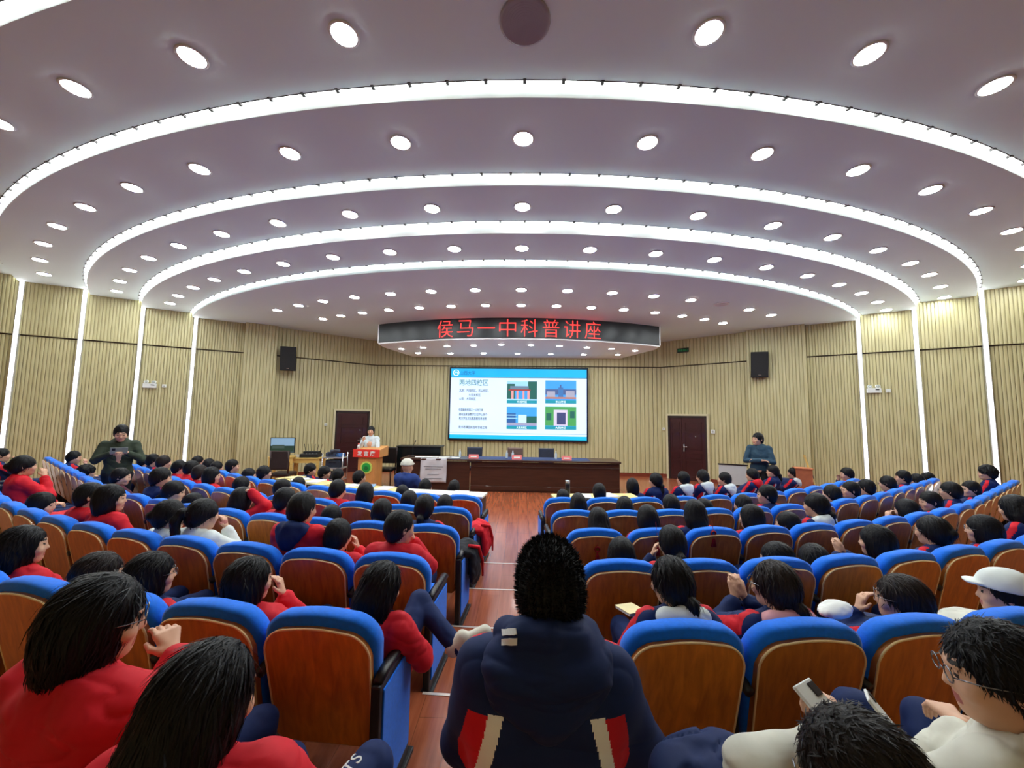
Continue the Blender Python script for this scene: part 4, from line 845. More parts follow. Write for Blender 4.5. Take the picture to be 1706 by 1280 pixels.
def jacket_mesh(name, J_, res, mats, style='plain', puff=1.0, fold=.006, seed=0, hood=None, cuff=.03, striper=None):
    f = F(); P_ = puff
    pel, ch, nk = J_['pel'], J_['chest'], J_['neck']
    f.cap(pel+V3(-.07, -.01, -.0), pel+V3(.07, -.01, -.0), .12*P_, .12*P_, .05)
    f.cap(pel+V3(-.05, 0, .08), ch+V3(-.075, 0, 0), .12*P_, .115*P_, .06); f.cap(pel+V3(.05, 0, .08), ch+V3(.075, 0, 0), .12*P_, .115*P_, .06)
    f.cap(J_['shL']+V3(.03, 0, -.01), J_['shR']+V3(-.03, 0, -.01), .078*P_, .078*P_, .06); f.cap(nk+V3(0, -.01, -.06), nk+V3(0, .0, .0), .1, .07, .05)
    f.cap(ch, nk+V3(0, 0, -.07), .12*P_, .1, .06)
    for n in 'LR':
        a, b, c = J_['sh'+n], J_['el'+n], J_['wr'+n]; f.cap(a, b, .074*P_, .06*P_, .03); e = c-(c-b)/np.linalg.norm(c-b)*cuff; f.cap(b, e, .06*P_, .044*P_, .02)
    up = (hd(J_, 0, 0, 0)-nk); up /= np.linalg.norm(up)
    f.cap(nk, nk+up*.035+V3(0, -.006, 0), .068, .066, .02)
    if hood is not None:                    # hood lying on the upper back
        f.ell(nk+V3(0, -.085, -.06), (.13*hood, .06*hood, .12*hood), .03); f.ell(nk+V3(-.075, -.05, -.0), (.05, .055, .045), .03); f.ell(nk+V3(.075, -.05, -.0), (.05, .055, .045), .03)
    f.fn(lambda P, d: d+fold*.8*nz(P*np.array([1, 1, 1.7]), 26, seed)-fold*.95*folds(P*np.array([.75, .9, 1.5]), 19, seed+3))
    f.cap(nk+up*.03, nk+up*.2, .056, .075, .008, sub=True)
    v, q = f.mesh(res); c = v[q].mean(1); idx = np.zeros(len(q), int)
    if striper: idx = striper(c, J_)
    return mesh_from(name, v, q, mats, idx)
def stripes(c, J_):
    """navy uniform jacket: red shoulder stripe running down each sleeve, red and white wedges at the sides of the back"""
    idx = np.zeros(len(c), int)
    for n, sx in (('L', -1), ('R', 1)):
        a, b = J_['sh'+n], J_['el'+n]; ab = b-a; t = (c-a)@ab/(ab@ab); r = c-a-np.clip(t, 0, 1)[:, None]*ab; o = V3(sx*.75, .1, .65); o /= np.linalg.norm(o)
        w_ = V3(0, 1, 0)
        m = (t > -.35) & (t < .95) & (r@o > .03) & (np.abs(r@w_) < .024); idx[m] = 1
    ch = J_['chest']; X = (c-ch)*[1, 1, 1]; back = (c[:, 1] < ch[1]+.02) & (c[:, 2] < ch[2]+.03)
    lx = np.abs(X[:, 0]); lo = .10+np.clip(-X[:, 2], 0, 1)*.2
    idx[back & (lx > lo) & (lx < lo+.03)] = 2; idx[back & (lx >= lo+.03) & (lx < lo+.075) & (np.abs(X[:, 0]) < .19)] = 1
    return idx
def trouser_mesh(name, J_, res, m, seed=0, puff=1.0):
    f = F(); f.cap(J_['hipL'], J_['hipR'], .105, .105, .04)
    for n in 'LR': f.cap(J_['hip'+n], J_['kn'+n], .092*puff, .07*puff, .02); f.cap(J_['kn'+n], J_['an'+n]+V3(0, 0, .0), .068*puff, .052*puff, .02)
    f.fn(lambda P, d: d+.003*nz(P, 34, seed)-.005*folds(P, 15, seed)); v, q = f.mesh(res); return mesh_from(name, v, q, [m])
def shoe_mesh(name, J_, n, res, m):
    a, t = J_['an'+n], J_['toe'+n]; d = t-a; f = F(); f.cap(a+V3(0, -.035, -.045), t+V3(0, .02, -.015), .04, .038, .02); f.cap(a+V3(0, -.01, .0), a+V3(0, 0, -.03), .045, .045, .02); f.cap(lerp(a, t, .3), lerp(a, t, .8), .045, .038, .02)
    v, q = f.mesh(res); c = v[q].mean(1); return mesh_from(name, v, q, [m, m_sole], (c[:, 2] < c[:, 2].min()+.02).astype(int))
def hair_field(style, seed=0):
    """in head space, head centre at the origin, face towards +y"""
    f = F(); top = {'short': (.086, .102, .106), 'curly': (.1, .114, .118)}.get(style, (.088, .106, .108)); long_ = style in ('bob', 'long')
    f.ell((0, -.014, .024), top)
    if style == 'short': f.ell((0, -.045, -.02), (.079, .064, .08), .03)
    else: f.ell((0, -.045, -.02), (.08, .07, .08), .03)
    if long_: f.ell((0, -.02, -.04), (.094, .088, .115), .03); f.ell((0, -.05, -.07), (.088, .06, .09), .03)
    f.ell((0, .132, -.055), (.068, .074, .102), .012, sub=True)
    if long_: f.fn(lambda P, d: np.maximum(d, -(P[:, 2]+.135)))
    else:
        def cut(P, d):
            zb = -.088+np.clip((P[:, 1]+.05)*.95, 0, .078); return np.maximum(d, zb-P[:, 2])
        f.fn(cut)
    if style == 'long': f.chain([(0, -.07, -.06), (0, -.10, -.16), (0, -.105, -.26)], [.075, .06, .03], .03); f.chain([(.07, -.03, -.06), (.075, -.04, -.2)], [.03, .018], .02); f.chain([(-.07, -.03, -.06), (-.075, -.04, -.2)], [.03, .018], .02)
    if style == 'pony': f.chain([(0, -.10, .03), (0, -.14, .03), (0, -.165, -.03), (0, -.15, -.13), (0, -.13, -.21)], [.028, .03, .034, .026, .01], .015)
    if style == 'lowpony': f.chain([(0, -.09, -.04), (0, -.125, -.07), (0, -.13, -.15), (0, -.11, -.25)], [.028, .03, .028, .01], .015)
    if style == 'bun': f.ell((0, -.115, .01), (.04, .036, .04), .01)
    g_ = {'curly': .007}.get(style, .0022)
    def ridges(P, d):
        th = np.arctan2(P[:, 0], -P[:, 1]+.03); return d+g_*np.sin(th*34+3*np.sin(P[:, 2]*22+seed)+np.sin(th*7+seed)*2) + (.006*nz(P, 62, seed) if style == 'curly' else .003*nz(P, 24, seed))
    f.fn(ridges); return f
def strand_mesh(v, q, n, L_, w_, style, seed, spread=.3):
    """fine tapered locks laid over the hair surface"""
    r = np.random.default_rng(seed); c = v[q].mean(1); nn = np.cross(v[q][:, 1]-v[q][:, 0], v[q][:, 2]-v[q][:, 0]); nn /= np.linalg.norm(nn, axis=1)[:, None]+1e-9
    ce = V3(0, -.014, .0); sg = np.sign(((c-ce)*nn).sum(1)); nn *= sg[:, None]; k = r.choice(len(q), n); V = []; Q = []
    for i in k:
        p = c[i]; m = nn[i]
        if m[2] < -.6: continue
        if style == 'spiky': d = m*.55+V3(r.normal()*.25, -.25+r.normal()*.25, .35)
        else:
            d = V3(p[0]*2.2, -.35 if p[2] > .06 else -.05, -1.0 if p[2] < .08 else -.45)+r.normal(size=3)*spread*(.4 if L_ > .03 else .8)
        d -= m*(d@m)*(.45 if style == 'spiky' else .97); d /= np.linalg.norm(d)+1e-9; t = np.cross(d, m); t /= np.linalg.norm(t)+1e-9; l = L_*(.6+.8*r.random()); b = len(V)
        lift = m*.002
        for j, (s_, ww) in enumerate(((0, .6), (.5, 1.), (1, .1))):
            o = p+d*l*s_+lift+(m*.004*s_ if style != 'spiky' else m*.01*s_*s_)-m*(l*s_)**2*(4.2 if style != 'spiky' else 1.0); V += [o-t*w_*ww, o+t*w_*ww]
        Q += [(b, b+1, b+3, b+2), (b+2, b+3, b+5, b+4)]
    return np.array(V), np.array(Q)
HAIRC = {}
def hair_mesh(style, res=.0095, seed=0, strands=0, m=None, L_=.05, w_=.0022, key=None):
    if style == 'short': L_ = min(L_, .022); w_ = .0016
    k = (style, res, seed, strands, m.name if m else '')
    if k in HAIRC: return HAIRC[k]
    st = 'short' if style == 'spiky' else style; v, q = hair_field(st, seed).mesh(res)
    if strands:
        V, Q = strand_mesh(v, q, strands, L_, w_, style, seed); q = np.concatenate([q, Q+len(v)]); v = np.concatenate([v, V])
    HAIRC[k] = mesh_from('hair', v, q, [m or HB]); return HAIRC[k]
def mk(name, me, parent, loc=None, R=None, sc=None):
    o = bpy.data.objects.new(name, me); link(o, parent)
    if loc is not None:
        Mx = Matrix(np.array(R).tolist()).to_4x4() if R is not None else Matrix.Identity(4); Mx.translation = Vector(loc)
        if sc: Mx = Mx @ Matrix.Scale(sc, 4)
        o.matrix_local = Mx
    return o
def glasses(parent, J_, HS, m=None):
    g = M()
    for sx in (-1, 1):
        g.tube([(sx*.033+.022*math.cos(a), .102, .002+.018*math.sin(a)) for a in np.linspace(0, 2*PI, 16)[:-1]], .0018, 5, closed=True)
        g.tube([(sx*.055, .101, .005), (sx*.078, .06, .006), (sx*.084, -.005, .006), (sx*.084, -.02, -.008)], .0017, 5)
    g.tube([(-.012, .103, .004), (.012, .103, .004)], .0018, 5); o = g.build('eyeglasses', m or m_glass, parent, True)
    Mx = Matrix(J_['R'].tolist()).to_4x4(); Mx.translation = Vector(J_['head']); o.matrix_local = Mx @ Matrix.Scale(HS, 4); return o
CACHE = {}
def cached(k, fn):
    if k not in CACHE: CACHE[k] = fn()
    return CACHE[k]
PEOPLE = []
def person(x, y, z, rz, label, jac='red', hair='short', slouch=.04, yaw=0, pitch=0, pose='lap', S=.9, HS=1.08, res=.013, hood=None, extra=(), group=None, hm=None, seed=0, near=False, lean=0., seated=True, trousers='navy', puff=1.0, stroke=0, fold=.006):
    t = thing('person', label, 'person', (x, y, z), rz, group); t.scale = (S, S, S)
    key = (pose, round(slouch, 2), round(yaw, 2), round(pitch, 2), res, lean, seated, HS); J_ = joints(pose, slouch, yaw, pitch, 0, seated, lean)
    k2 = (pose, round(slouch, 2), res, lean, seated, puff, jac, hood, seed if near else 0)
    mk('body', cached(('b',)+key, lambda: body_mesh('body', J_, res, HS)), t)
    striped = jac == 'navy' and 'plain' not in extra; jm = [cl(jac), cl('red'), cl('white')]
    hm_ = hood if isinstance(hood, (int, float)) else None
    mk('jacket', cached(('j', striped, round(yaw, 2) if near else 0)+k2, lambda: jacket_mesh('jacket', J_, res*1.15, jm, puff=puff, hood=hm_, seed=seed, striper=stripes if striped else None, fold=fold)), t)
    mk('trousers', cached(('t', round(slouch, 2), seated, trousers, res), lambda: trouser_mesh('trousers', J_, res*1.3, cl(trousers))), t)
    for n in 'LR': mk('shoe', cached(('s', n, round(slouch, 2), seated, res), lambda: shoe_mesh('shoe', J_, n, res, m_shoe)), t)
    if isinstance(hood, str):
        def hoodm():
            f = F(); nk = J_['neck']; f.ell(nk+V3(0, -.10, -.035), (.125, .05, .07), .02); f.ell(nk+V3(0, -.115, -.09), (.075, .035, .07), .03); f.chain([nk+V3(-.1, .0, -.01), nk+V3(-.09, -.06, .01), nk+V3(0, -.085, .03), nk+V3(.09, -.06, .01), nk+V3(.1, .0, -.01)], [.04, .048, .05, .048, .04], .03)
            f.fn(lambda P, d: d+.004*nz(P, 45)-.004*folds(P, 24, 3)); v, q = f.mesh(res); return mesh_from('hood', v, q, [cl(hood)])
        mk('hood', cached(('h', hood, round(slouch, 2), seated, res, lean), hoodm), t)
    if hair: mk('hair', hair_mesh(hair, .0065 if near else .0095, seed % 3, stroke, hm, ), t, J_['head'], J_['R'], HS)
    if 'glasses' in extra: glasses(t, J_, HS)
    if 'clip' in extra:
        for i in range(3):
            g = M(); g.tube([(-.03+.03*i, -.09, .075-.01*i), (-.025+.03*i, -.11, .05-.01*i)], .006, 6); o = g.build('hair_clip', m_plast, t); Mx = Matrix(J_['R'].tolist()).to_4x4(); Mx.translation = Vector(J_['head']); o.matrix_local = Mx @ Matrix.Scale(HS, 4)
    if 'band' in extra:
        g = M(); g.lathe([(.02, -.012), (.034, 0), (.02, .012)], n=12); o = g.build('hair_band', m_plast, t); Mx = Matrix(J_['R'].tolist()).to_4x4(); Mx.translation = Vector(J_['head']); o.matrix_local = Mx @ Matrix.Translation((0, -.118, -.06)) @ Matrix.Rotation(.6, 4, 'X')
    if 'cap' in extra or 'greycap' in extra:
        f = F(); f.ell((0, -.01, .04), (.102, .118, .105)); f.fn(lambda P, d: np.maximum(d, .035-P[:, 2])); f.ell((0, .10, .045), (.07, .06, .012), .01); f.fn(lambda P, d: d+.002*nz(P, 50))
        v, q = f.mesh(.009); mk('cap', mesh_from('cap', v, q, [cl('cream') if 'cap' in extra else cl('white')]), t, J_['head'], J_['R'], HS)
    PEOPLE.append(t); return t, J_
# ------------------------------------------------------------------ the audience: picture column and head-top line, row, hair, jacket, extras
AUD = '''8 773 2 short navy -
47 785 2 bun red -
25 832 2 short red glasses
75 845 2 bob red yawR
150 797 3 curly navy -
126 774 3 short navy -
158 826 2 short red -
196 828 2 bob red yawR
205 800 3 short maroon -
246 777 4 short navy -
262 775 4 short navy -
280 777 4 short navy brown
274 797 3 short navy -
294 819 3 lowpony white yawR
305 784 4 short red -
325 784 4 short red -
335 776 5 short navy -
352 780 5 short navy -
367 784 5 short navy -
340 791 4 short red brown
359 794 4 bob red yawR
393 780 5 short navy -
421 794 5 short navy -
446 789 5 short navy -
410 808 4 short white -
412 826 3 long red headhand
478 810 4 short white -
485 824 3 short red -
512 831 2 short red hood:navy
505 806 5 short teal -
521 782 6 short navy yawR
545 786 6 short navy yawR
291 851 2 bun white yawR
345 848 2 pony white clip
327 838 3 short navy -
570 790 6 short green -
604 792 6 short navy -
570 808 4 short red -
616 812 4 bob red -
677 814 5 short red -
689 823 4 lowpony red -
714 803 6 bob navy -
762 803 6 bob navy -
748 828 4 short red -
684 781 7 none blue cap
644 838 3 lowpony navy -
716 829 3 lowpony navy band
559 851 3 short navy -
570 874 2 short red chin
669 856 2 short red yawR
944 813 5 short navy -
969 819 4 bob navy -
1003 801 5 short navy -
1057 791 6 bob navy -
1096 781 6 lowpony navy -
1141 777 6 short navy hood:white
1046 822 4 bob navy -
1005 842 3 long navy -
1086 835 3 bob navy -
1122 816 4 lowpony navy -
1160 824 3 long navy -
1178 821 4 short navy -
1043 890 2 bob navy -
1128 869 2 lowpony navy chinL
1175 773 6 short navy hood:white
1212 776 6 short navy hood:white
1257 768 6 short navy hood:red
1290 762 6 lowpony navy yawL
1325 765 6 short navy hood:white
1350 772 6 short navy -
1280 795 4 short navy yawL
1242 813 4 short navy -
1257 829 3 bob navy hood:white
1361 807 3 lowpony navy hood:white
1318 839 3 short navy -
1303 890 2 bob navy yawL
1362 892 2 bob navy -
1389 792 4 short navy -
1415 762 5 short navy yawL
1420 785 4 short navy yawL
1446 781 4 short navy -
1484 774 4 short navy glasses
1507 764 4 short navy -
1530 769 4 short navy -
1548 766 4 short navy -
1556 797 3 short navy yawL
1517 812 3 bob navy chinL
1587 781 3 short navy glasses
1645 752 3 curly navy -
1620 778 3 short navy yawL
1642 835 2 bob navy glasses
1558 839 2 bun navy glasses
1466 857 2 bob navy up
1695 800 2 long navy clip
1512 936 1 lowpony navy chinL
1300 920 1 lowpony navy up
1130 919 1 lowpony navy hood:white
1680 925 1 short cream greycap
425 940 1 bob red yawR
262 937 1 bob navy glasses
178 940 1 bob brown brown
50 900 1 long red yawR'''
def solve_row(u, v, k, R):
    best = None
    for i in range(-1250, 1251):
        s = i*.01; x, y, a = path(R, s)
        if y < .4: continue
        p = at_y(u, v, y); e = abs(p[0]-x)
        if best is None or e < best[0]-1e-6:
            if e < .03 or best is None: best = (e, s, p[2])
    # prefer the candidate whose height is that of a seated person
    c = []
    for i in range(-1250, 1251):
        s = i*.01; x, y, a = path(R, s)
        if y < .4: continue
        p = at_y(u, v, y)
        if abs(p[0]-x) < .012: c.append((abs(p[2]-ROWZ[k]-1.08), s, p[2]))
    return (min(c)[1], min(c)[2]) if c else (best[1], best[2])
prs = []
for ln in AUD.split('\n'):
    u, v, k, hr, jc, ex = ln.split(); u, v, k = int(u), int(v), int(k)
    s, z = solve_row(u, v, k, ROWR[k]-.24); prs.append([k, s, z-ROWZ[k], hr, jc, ex, u, v])
cnt = {}
for p in sorted(prs, key=lambda p: abs(p[1])):
    side = 'left' if p[1] < 0 else 'right'; cnt[(p[0], side)] = cnt.get((p[0], side), 0)+1; p.append((side, cnt[(p[0], side)]))
HN = {'short': 'short dark hair', 'bob': 'bobbed black hair', 'long': 'long black hair', 'pony': 'high ponytail', 'lowpony': 'low ponytail', 'bun': 'tied-up black hair', 'curly': 'curly black hair', 'none': 'pale cap'}
RN = ['', 'nearest row', 'second row', 'third row', 'fourth row', 'fifth row', 'table row', 'stage edge']
rr = random.Random(5)
for p in prs:
    k, s, h, hr, jc, ex, u, v, (side, n) = p; x, y, a = path(ROWR[k]-.30, s); S = .9; sl = 1.298-h/S
    ql = max(-.06, min(.30, round(sl/.06)*.06)); dz = max(-.12, min(.16, h-S*(1.298-ql)))
    th_ = math.atan2(x, 13-y)-a; yw = (.4 if (side == 'right' and abs(s) > 1.5 and rr.random() < .45) else (-.4 if side == 'left' and abs(s) > 1.5 and rr.random() < .45 else 0))
    if ex == 'yawR': yw = -.7
    if ex == 'yawL': yw = .7
    if k == 1 and side == 'right': yw = .7 if s > 1.5 else .35
    if k == 1 and side == 'left': yw = -.5
    pose = {'chin': 'chin', 'chinL': 'chinL', 'up': 'up', 'headhand': 'head'}.get(ex, rr.choice(['lap']*5+['chin']))
    extra = tuple(e for e in (ex,) if e in ('glasses', 'clip', 'band', 'cap', 'greycap')); 
    if k == 1 and s > 1 and 'greycap' not in extra: extra = ('glasses',)
    near = k == 1; res = {1: .0085, 2: .0115, 3: .014}.get(k, .017); hood = ex[5:] if ex.startswith('hood:') else None
    if k == 1 and 1.0 < s < 1.4: hood = 'pink'
    jn = {'navy': 'navy jacket', 'teal': 'teal jacket', 'cream': 'cream jacket'}.get(jc, jc+' jacket')
    lab = '%s in %s, %s, %s side, %s from the aisle' % ('person with '+HN[hr], jn, RN[k], side, ordn[n-1])
    person(x, y, ROWZ[k]+dz, a, lab, jc, None if hr == 'none' else hr, ql, yw, -.12 if rr.random() < .3 else .0, pose, (1.0 if k == 7 else S), (1.12 if near else 1.18), res, hood, extra, 'audience, %s, %s side' % (RN[k], side), HBR if ex == 'brown' or (k == 1 and hr == 'lowpony' and s > 1) else HB, 3 if near else rr.randrange(3), near, stroke=1400 if near else (260 if k == 2 else 0), trousers='navy', puff={'red': 1.18, 'blue': 1.3, 'white': 1.12}.get(jc, 1.1), fold=.009 if near else .007)
# ---- the man in the middle of the aisle, seen from behind
def hero():
    x, y = .085, 1.32; t = thing('person', 'person seated in the aisle, seen from behind, navy hooded jacket with white stripes', 'person', (x, y, ROWZ[0]+.02), .03); S = 1.06; t.scale = (S, S, S)
    J_ = joints('lap', 0., -.05, -.08); J_['shL'] = V3(-.175, -.09, .945); J_['shR'] = V3(.185, -.09, .925); J_['elL'] = V3(-.235, .05, .66); J_['elR'] = V3(.315, .02, .64); J_['head'] = J_['neck']+J_['R']@V3(.012, .03, .165)
    J_['pel'] = V3(0, 0, .5)
    mk('body', body_mesh('body', J_, .007, 1.06), t)
    f = F(); P_ = 1.16; pel, ch, nk = J_['pel'], J_['chest'], J_['neck']
    f.cap(pel+V3(-.09, -.02, 0), pel+V3(.09, -.02, 0), .14, .14, .05)
    for sx in (-1, 1): f.cap(pel+V3(sx*.07, 0, .08), ch+V3(sx*.10, -.01, 0), .14, .135, .06)
    f.cap(J_['shL']+V3(.04, 0, -.01), J_['shR']+V3(-.04, 0, -.01), .092, .092, .07); f.cap(ch, nk+V3(0, 0, -.07), .13, .11, .06)
    for n in 'LR':
        a, b, c = J_['sh'+n], J_['el'+n], J_['wr'+n]; f.cap(a, b, .080, .074, .045); e = c-(c-b)/np.linalg.norm(c-b)*.03; f.cap(b, e, .076, .05, .02)
    f.fn(lambda P, d: d+.004*nz(P*np.array([1, 1, 1.8]), 20, 4)-.0055*folds(P*np.array([.5, .8, 1.2]), 10, 6)); v, q = f.mesh(.0045); c = v[q].mean(1); idx = np.zeros(len(q), int)
    back = c[:, 1] < ch[1]+.03; zt = .90; dz = zt-c[:, 2]
    for sx in (-1, 1):
        lx = c[:, 0]*sx-(.0 if sx > 0 else .012); lo = .104+np.clip(dz, 0, 1)*.26; wd = .040-np.clip(dz, 0, .3)*.04
        m = back & (dz > 0) & (lx > lo) & (lx < lo+wd) & (np.abs(c[:, 0]) < .24); idx[m] = 2
        m = back & (dz > .003) & (lx >= lo+wd) & (lx < lo+wd+.055) & (lx < .235); idx[m] = 1
    for n, sx in (('L', -1), ('R', 1)):
        a, b = J_['sh'+n], J_['el'+n]; ab = b-a; tt = (c-a)@ab/(ab@ab); r = c-a-np.clip(tt, 0, 1)[:, None]*ab; m = (tt > -.2) & (tt < 1.0) & (r@V3(sx*.62, .62, .45) > .055) & (np.abs(r@V3(sx*.55, -.75, .2)) < .02); idx[m] = 1
    mk('jacket', mesh_from('jacket', v, q, [cl('navy'), cl('red'), mat('white_cloth_lit', srgb(246, 250, 252), .6, var=.03, scale=9)], idx), t)  # stripe white lightened beyond the plain white cloth, standing in for light from behind
    f = F()                                                     # the big hood: standing collar, side wings and the bag hanging behind
    f.ell(nk+V3(0, -.10, -.055), (.088, .055, .08), .03); f.ell(nk+V3(0, -.09, .0), (.15, .06, .06), .04); f.ell(nk+V3(-.10, -.07, -.03), (.07, .06, .075), .04); f.ell(nk+V3(.10, -.06, -.02), (.07, .06, .07), .04)
    f.chain([nk+V3(-.10, .06, .02), nk+V3(-.105, .0, .05), nk+V3(-.065, -.065, .075), nk+V3(0, -.085, .08), nk+V3(.065, -.065, .075), nk+V3(.105, .0, .055), nk+V3(.10, .06, .02)], [.03, .036, .04, .042, .04, .036, .03], .03); f.cap(nk+V3(-.135, -.055, .01), nk+V3(-.05, -.09, -.075), .042, .045, .03); f.cap(nk+V3(.125, -.045, .015), nk+V3(.05, -.085, -.075), .042, .045, .03)
    f.cap(nk+V3(0, -.10, -.09), nk+V3(0, -.095, -.125), .045, .03, .04)
    f.fn(lambda P, d: d+.006*nz(P*np.array([.8, 1, 2.0]), 24, 2)-.008*folds(P*np.array([.4, .8, 1.3]), 13, 2)-.004*folds(P*np.array([.35, .8, 1.5]), 30, 8)); v, q = f.mesh(.005)
    hd_ = mk('hood', mesh_from('hood', v, q, [cl('navy')]), t)
    dgm = v[q].mean(1)
    cw, sw = math.cos(.03), math.sin(.03); Wd = np.stack([x+S*(cw*v[:, 0]-sw*v[:, 1]), y+S*(sw*v[:, 0]+cw*v[:, 1]), ROWZ[0]+.02+S*v[:, 2]], 1)
    PX = np.array([px_of(*p) for p in Wd]); dist = np.linalg.norm(Wd, axis=1)
    def surf(uu, vv):
        m = np.hypot(PX[:, 0]-uu, PX[:, 1]-vv) < 5; m &= dist < dist[m].min()+.02; p = v[m].mean(0); w_ = Wd[m].mean(0); n_ = -w_/np.linalg.norm(w_); return p+V3(cw*n_[0]+sw*n_[1], -sw*n_[0]+cw*n_[1], n_[2])*.004
    for (ua, ub, va, vb) in ((848, 873, 1049, 1060), (849, 875, 1065, 1076)):
        g = M(); A = [surf(lerp(ua, ub, i/6), lerp(va, va-2, i/6)) for i in range(7)]; B = [surf(lerp(ua, ub, i/6)+1, lerp(vb, vb-2, i/6)) for i in range(7)]
        o = g.strip(A, B).build('reflective_patch', mat('reflective', srgb(226, 234, 240), .4, var=.03), hd_); o.modifiers.new('s', 'SOLIDIFY').thickness = .003
    g = M(); g.tube([nk+V3(.105, -.03, .05), nk+V3(.115, -.05, .035)], .007, 8); g.build('toggle', m_chrome, hd_)
    mk('trousers', trouser_mesh('trousers', J_, .012, cl('navy')), t)
    for n in 'LR': mk('shoe', shoe_mesh('shoe', J_, n, .01, m_shoe), t)
    v, q = hair_field('short', 1).mesh(.005); V, Q = strand_mesh(v, q, 5500, .009, .0014, 'spiky', 11, ); V2, Q2 = strand_mesh(v, q, 6000, .02, .0014, 'short', 12)
    q = np.concatenate([q, Q+len(v), Q2+len(v)+len(V)]); v = np.concatenate([v, V, V2]); mk('hair', mesh_from('hair', v, q, [HB]), t, J_['head'], J_['R'], 1.06)
    g = thing('stool', 'small dark stool under the person seated in the aisle', 'stool', (x, y, ROWZ[0]))
    m = M(); m.lathe([(0, .40), (.15, .40), (.16, .415), (.15, .43), (0, .43)], n=20); m.build('seat', m_blk, g)
    for i in range(3): a = i*2.1+.5; m = M(); m.tube([(.1*math.cos(a), .1*math.sin(a), .4), (.16*math.cos(a), .16*math.sin(a), 0)], .014, 8); m.build('leg', m_chrome, g)
hero()
# ---- people of the row the camera stands in
def front_person(u, v, dep, rz, S, label, jac, hair, J_, HS=1.1, hood=None, spec=(), hm=None, strands=2600, top=.145, seed=5, puff=1.08, res=.007, trousers='navy', curl=.8, stripe=None, striper_on=True, targets={}):
    p = at_y(u, v, dep); t = thing('person', label, 'person', (0, 0, 0), rz); t.scale = (S, S, S)
    hc = J_['head']+V3(0, 0, .13*HS); c, s = math.cos(rz), math.sin(rz); t.location = (p[0]-S*(c*hc[0]-s*hc[1]), p[1]-S*(s*hc[0]+c*hc[1]), p[2]-S*hc[2])
    for kk, (uu, vv, dd) in targets.items():
        q_ = at_y(uu, vv, dd)-np.array(t.location); J_[kk] = V3((c*q_[0]+s*q_[1])/S, (-s*q_[0]+c*q_[1])/S, q_[2]/S); print(kk, J_[kk].round(2), 'head', J_['head'].round(2), 'sh', J_['sh'+kk[-1]].round(2) if kk[-1] in 'LR' else '')
    mk('body', body_mesh('body', J_, res*.85, HS, curl), t)
    mk('jacket', jacket_mesh('jacket', J_, res, [cl(jac), cl('red'), cl('white')], puff=puff, fold=.009, seed=seed, striper=stripes if jac == 'navy' and striper_on else None), t)
    mk('trousers', trouser_mesh('trousers', J_, .011, cl(trousers)), t)
    for n in 'LR': mk('shoe', shoe_mesh('shoe', J_, n, .01, m_shoe), t)
    mk('hair', hair_mesh(hair, .0055, seed % 3, strands, hm, .055, .002), t, J_['head'], J_['R'], HS)
    if 'glasses' in spec: glasses(t, J_, HS)
    print('front', label[:30], 'base', t.location.z-ROWZ[0]); PEOPLE.append(t); return t, J_
# girl in red with glasses and a raised hand
Jg = joints('lap', .0, -.5, -.1); Jg['elR'] = V3(.26, .10, .76); Jg['wrR'] = V3(.20, .27, .93); Jg['hdR'] = V3(-.45, -.1, .75)
Jg['hdR'] = V3(-.6, .1, .6); Jg['shL'] = V3(-.20, -.09, .93)
tg, _ = front_person(182, 978, 1.2, -.35, .93, 'person in red jacket with glasses, hand raised, beside the closest long-haired person', 'red', 'bob', Jg, 1.15, spec=('glasses',), puff=1.3, targets={'wrR': (302, 1112, 1.32), 'elR': (335, 1190, 1.22)})
# girl in red, nearest at the bottom left
Jh = joints('lap', .04, -.25, -.1, .03); Jh['shR'] = V3(.20, -.06, .93); Jh['elR'] = V3(.31, .06, .68); tb_, _ = front_person(362, 1085, .93, -.12, .93, 'person in red jacket with long black hair, closest to the camera', 'red', 'long', Jh, 1.1, puff=1.3, targets={'knR': (640, 1285, 1.38)})
def on_thigh(x, z, l):
    a = Jh['hipR']; b = Jh['knR']; d = (b-a)/np.linalg.norm(b-a); w_ = np.cross(d, V3(0, 0, 1)); w_ /= np.linalg.norm(w_); up = np.cross(w_, d); ac = -(z+.0)
    r = .096; return tuple(a+d*(np.linalg.norm(b-a)*.62+x)+w_*ac+up*(math.sqrt(max(1e-6, r*r-ac*ac))+l))
o = bent_text('trouser_lettering', 'SPORTS', .06, (0, 0), on_thigh, cl('white'), tb_, .002)
# young man at the right edge, glasses, cream hood
Jm = joints('lap', .0, .75, -.12); Jm['elL'] = V3(-.25, .12, .66); Jm['wrL'] = V3(-.17, .36, .70); Jm['hdL'] = V3(.5, .7, .0)
tr, _ = front_person(1668, 1010, 1.1, .35, .95, 'young person in cream top with glasses, short black hair, hand on lap', 'cream', 'short', Jm, 1.12, spec=('glasses',), targets={'wrL': (1622, 1188, 1.25), 'knL': (1440, 1165, 1.5), 'knR': (1560, 1180, 1.5), 'anL': (1440, 1500, 1.5), 'anR': (1560, 1500, 1.5), 'toeL': (1440, 1510, 1.64), 'toeR': (1560, 1510, 1.64)})
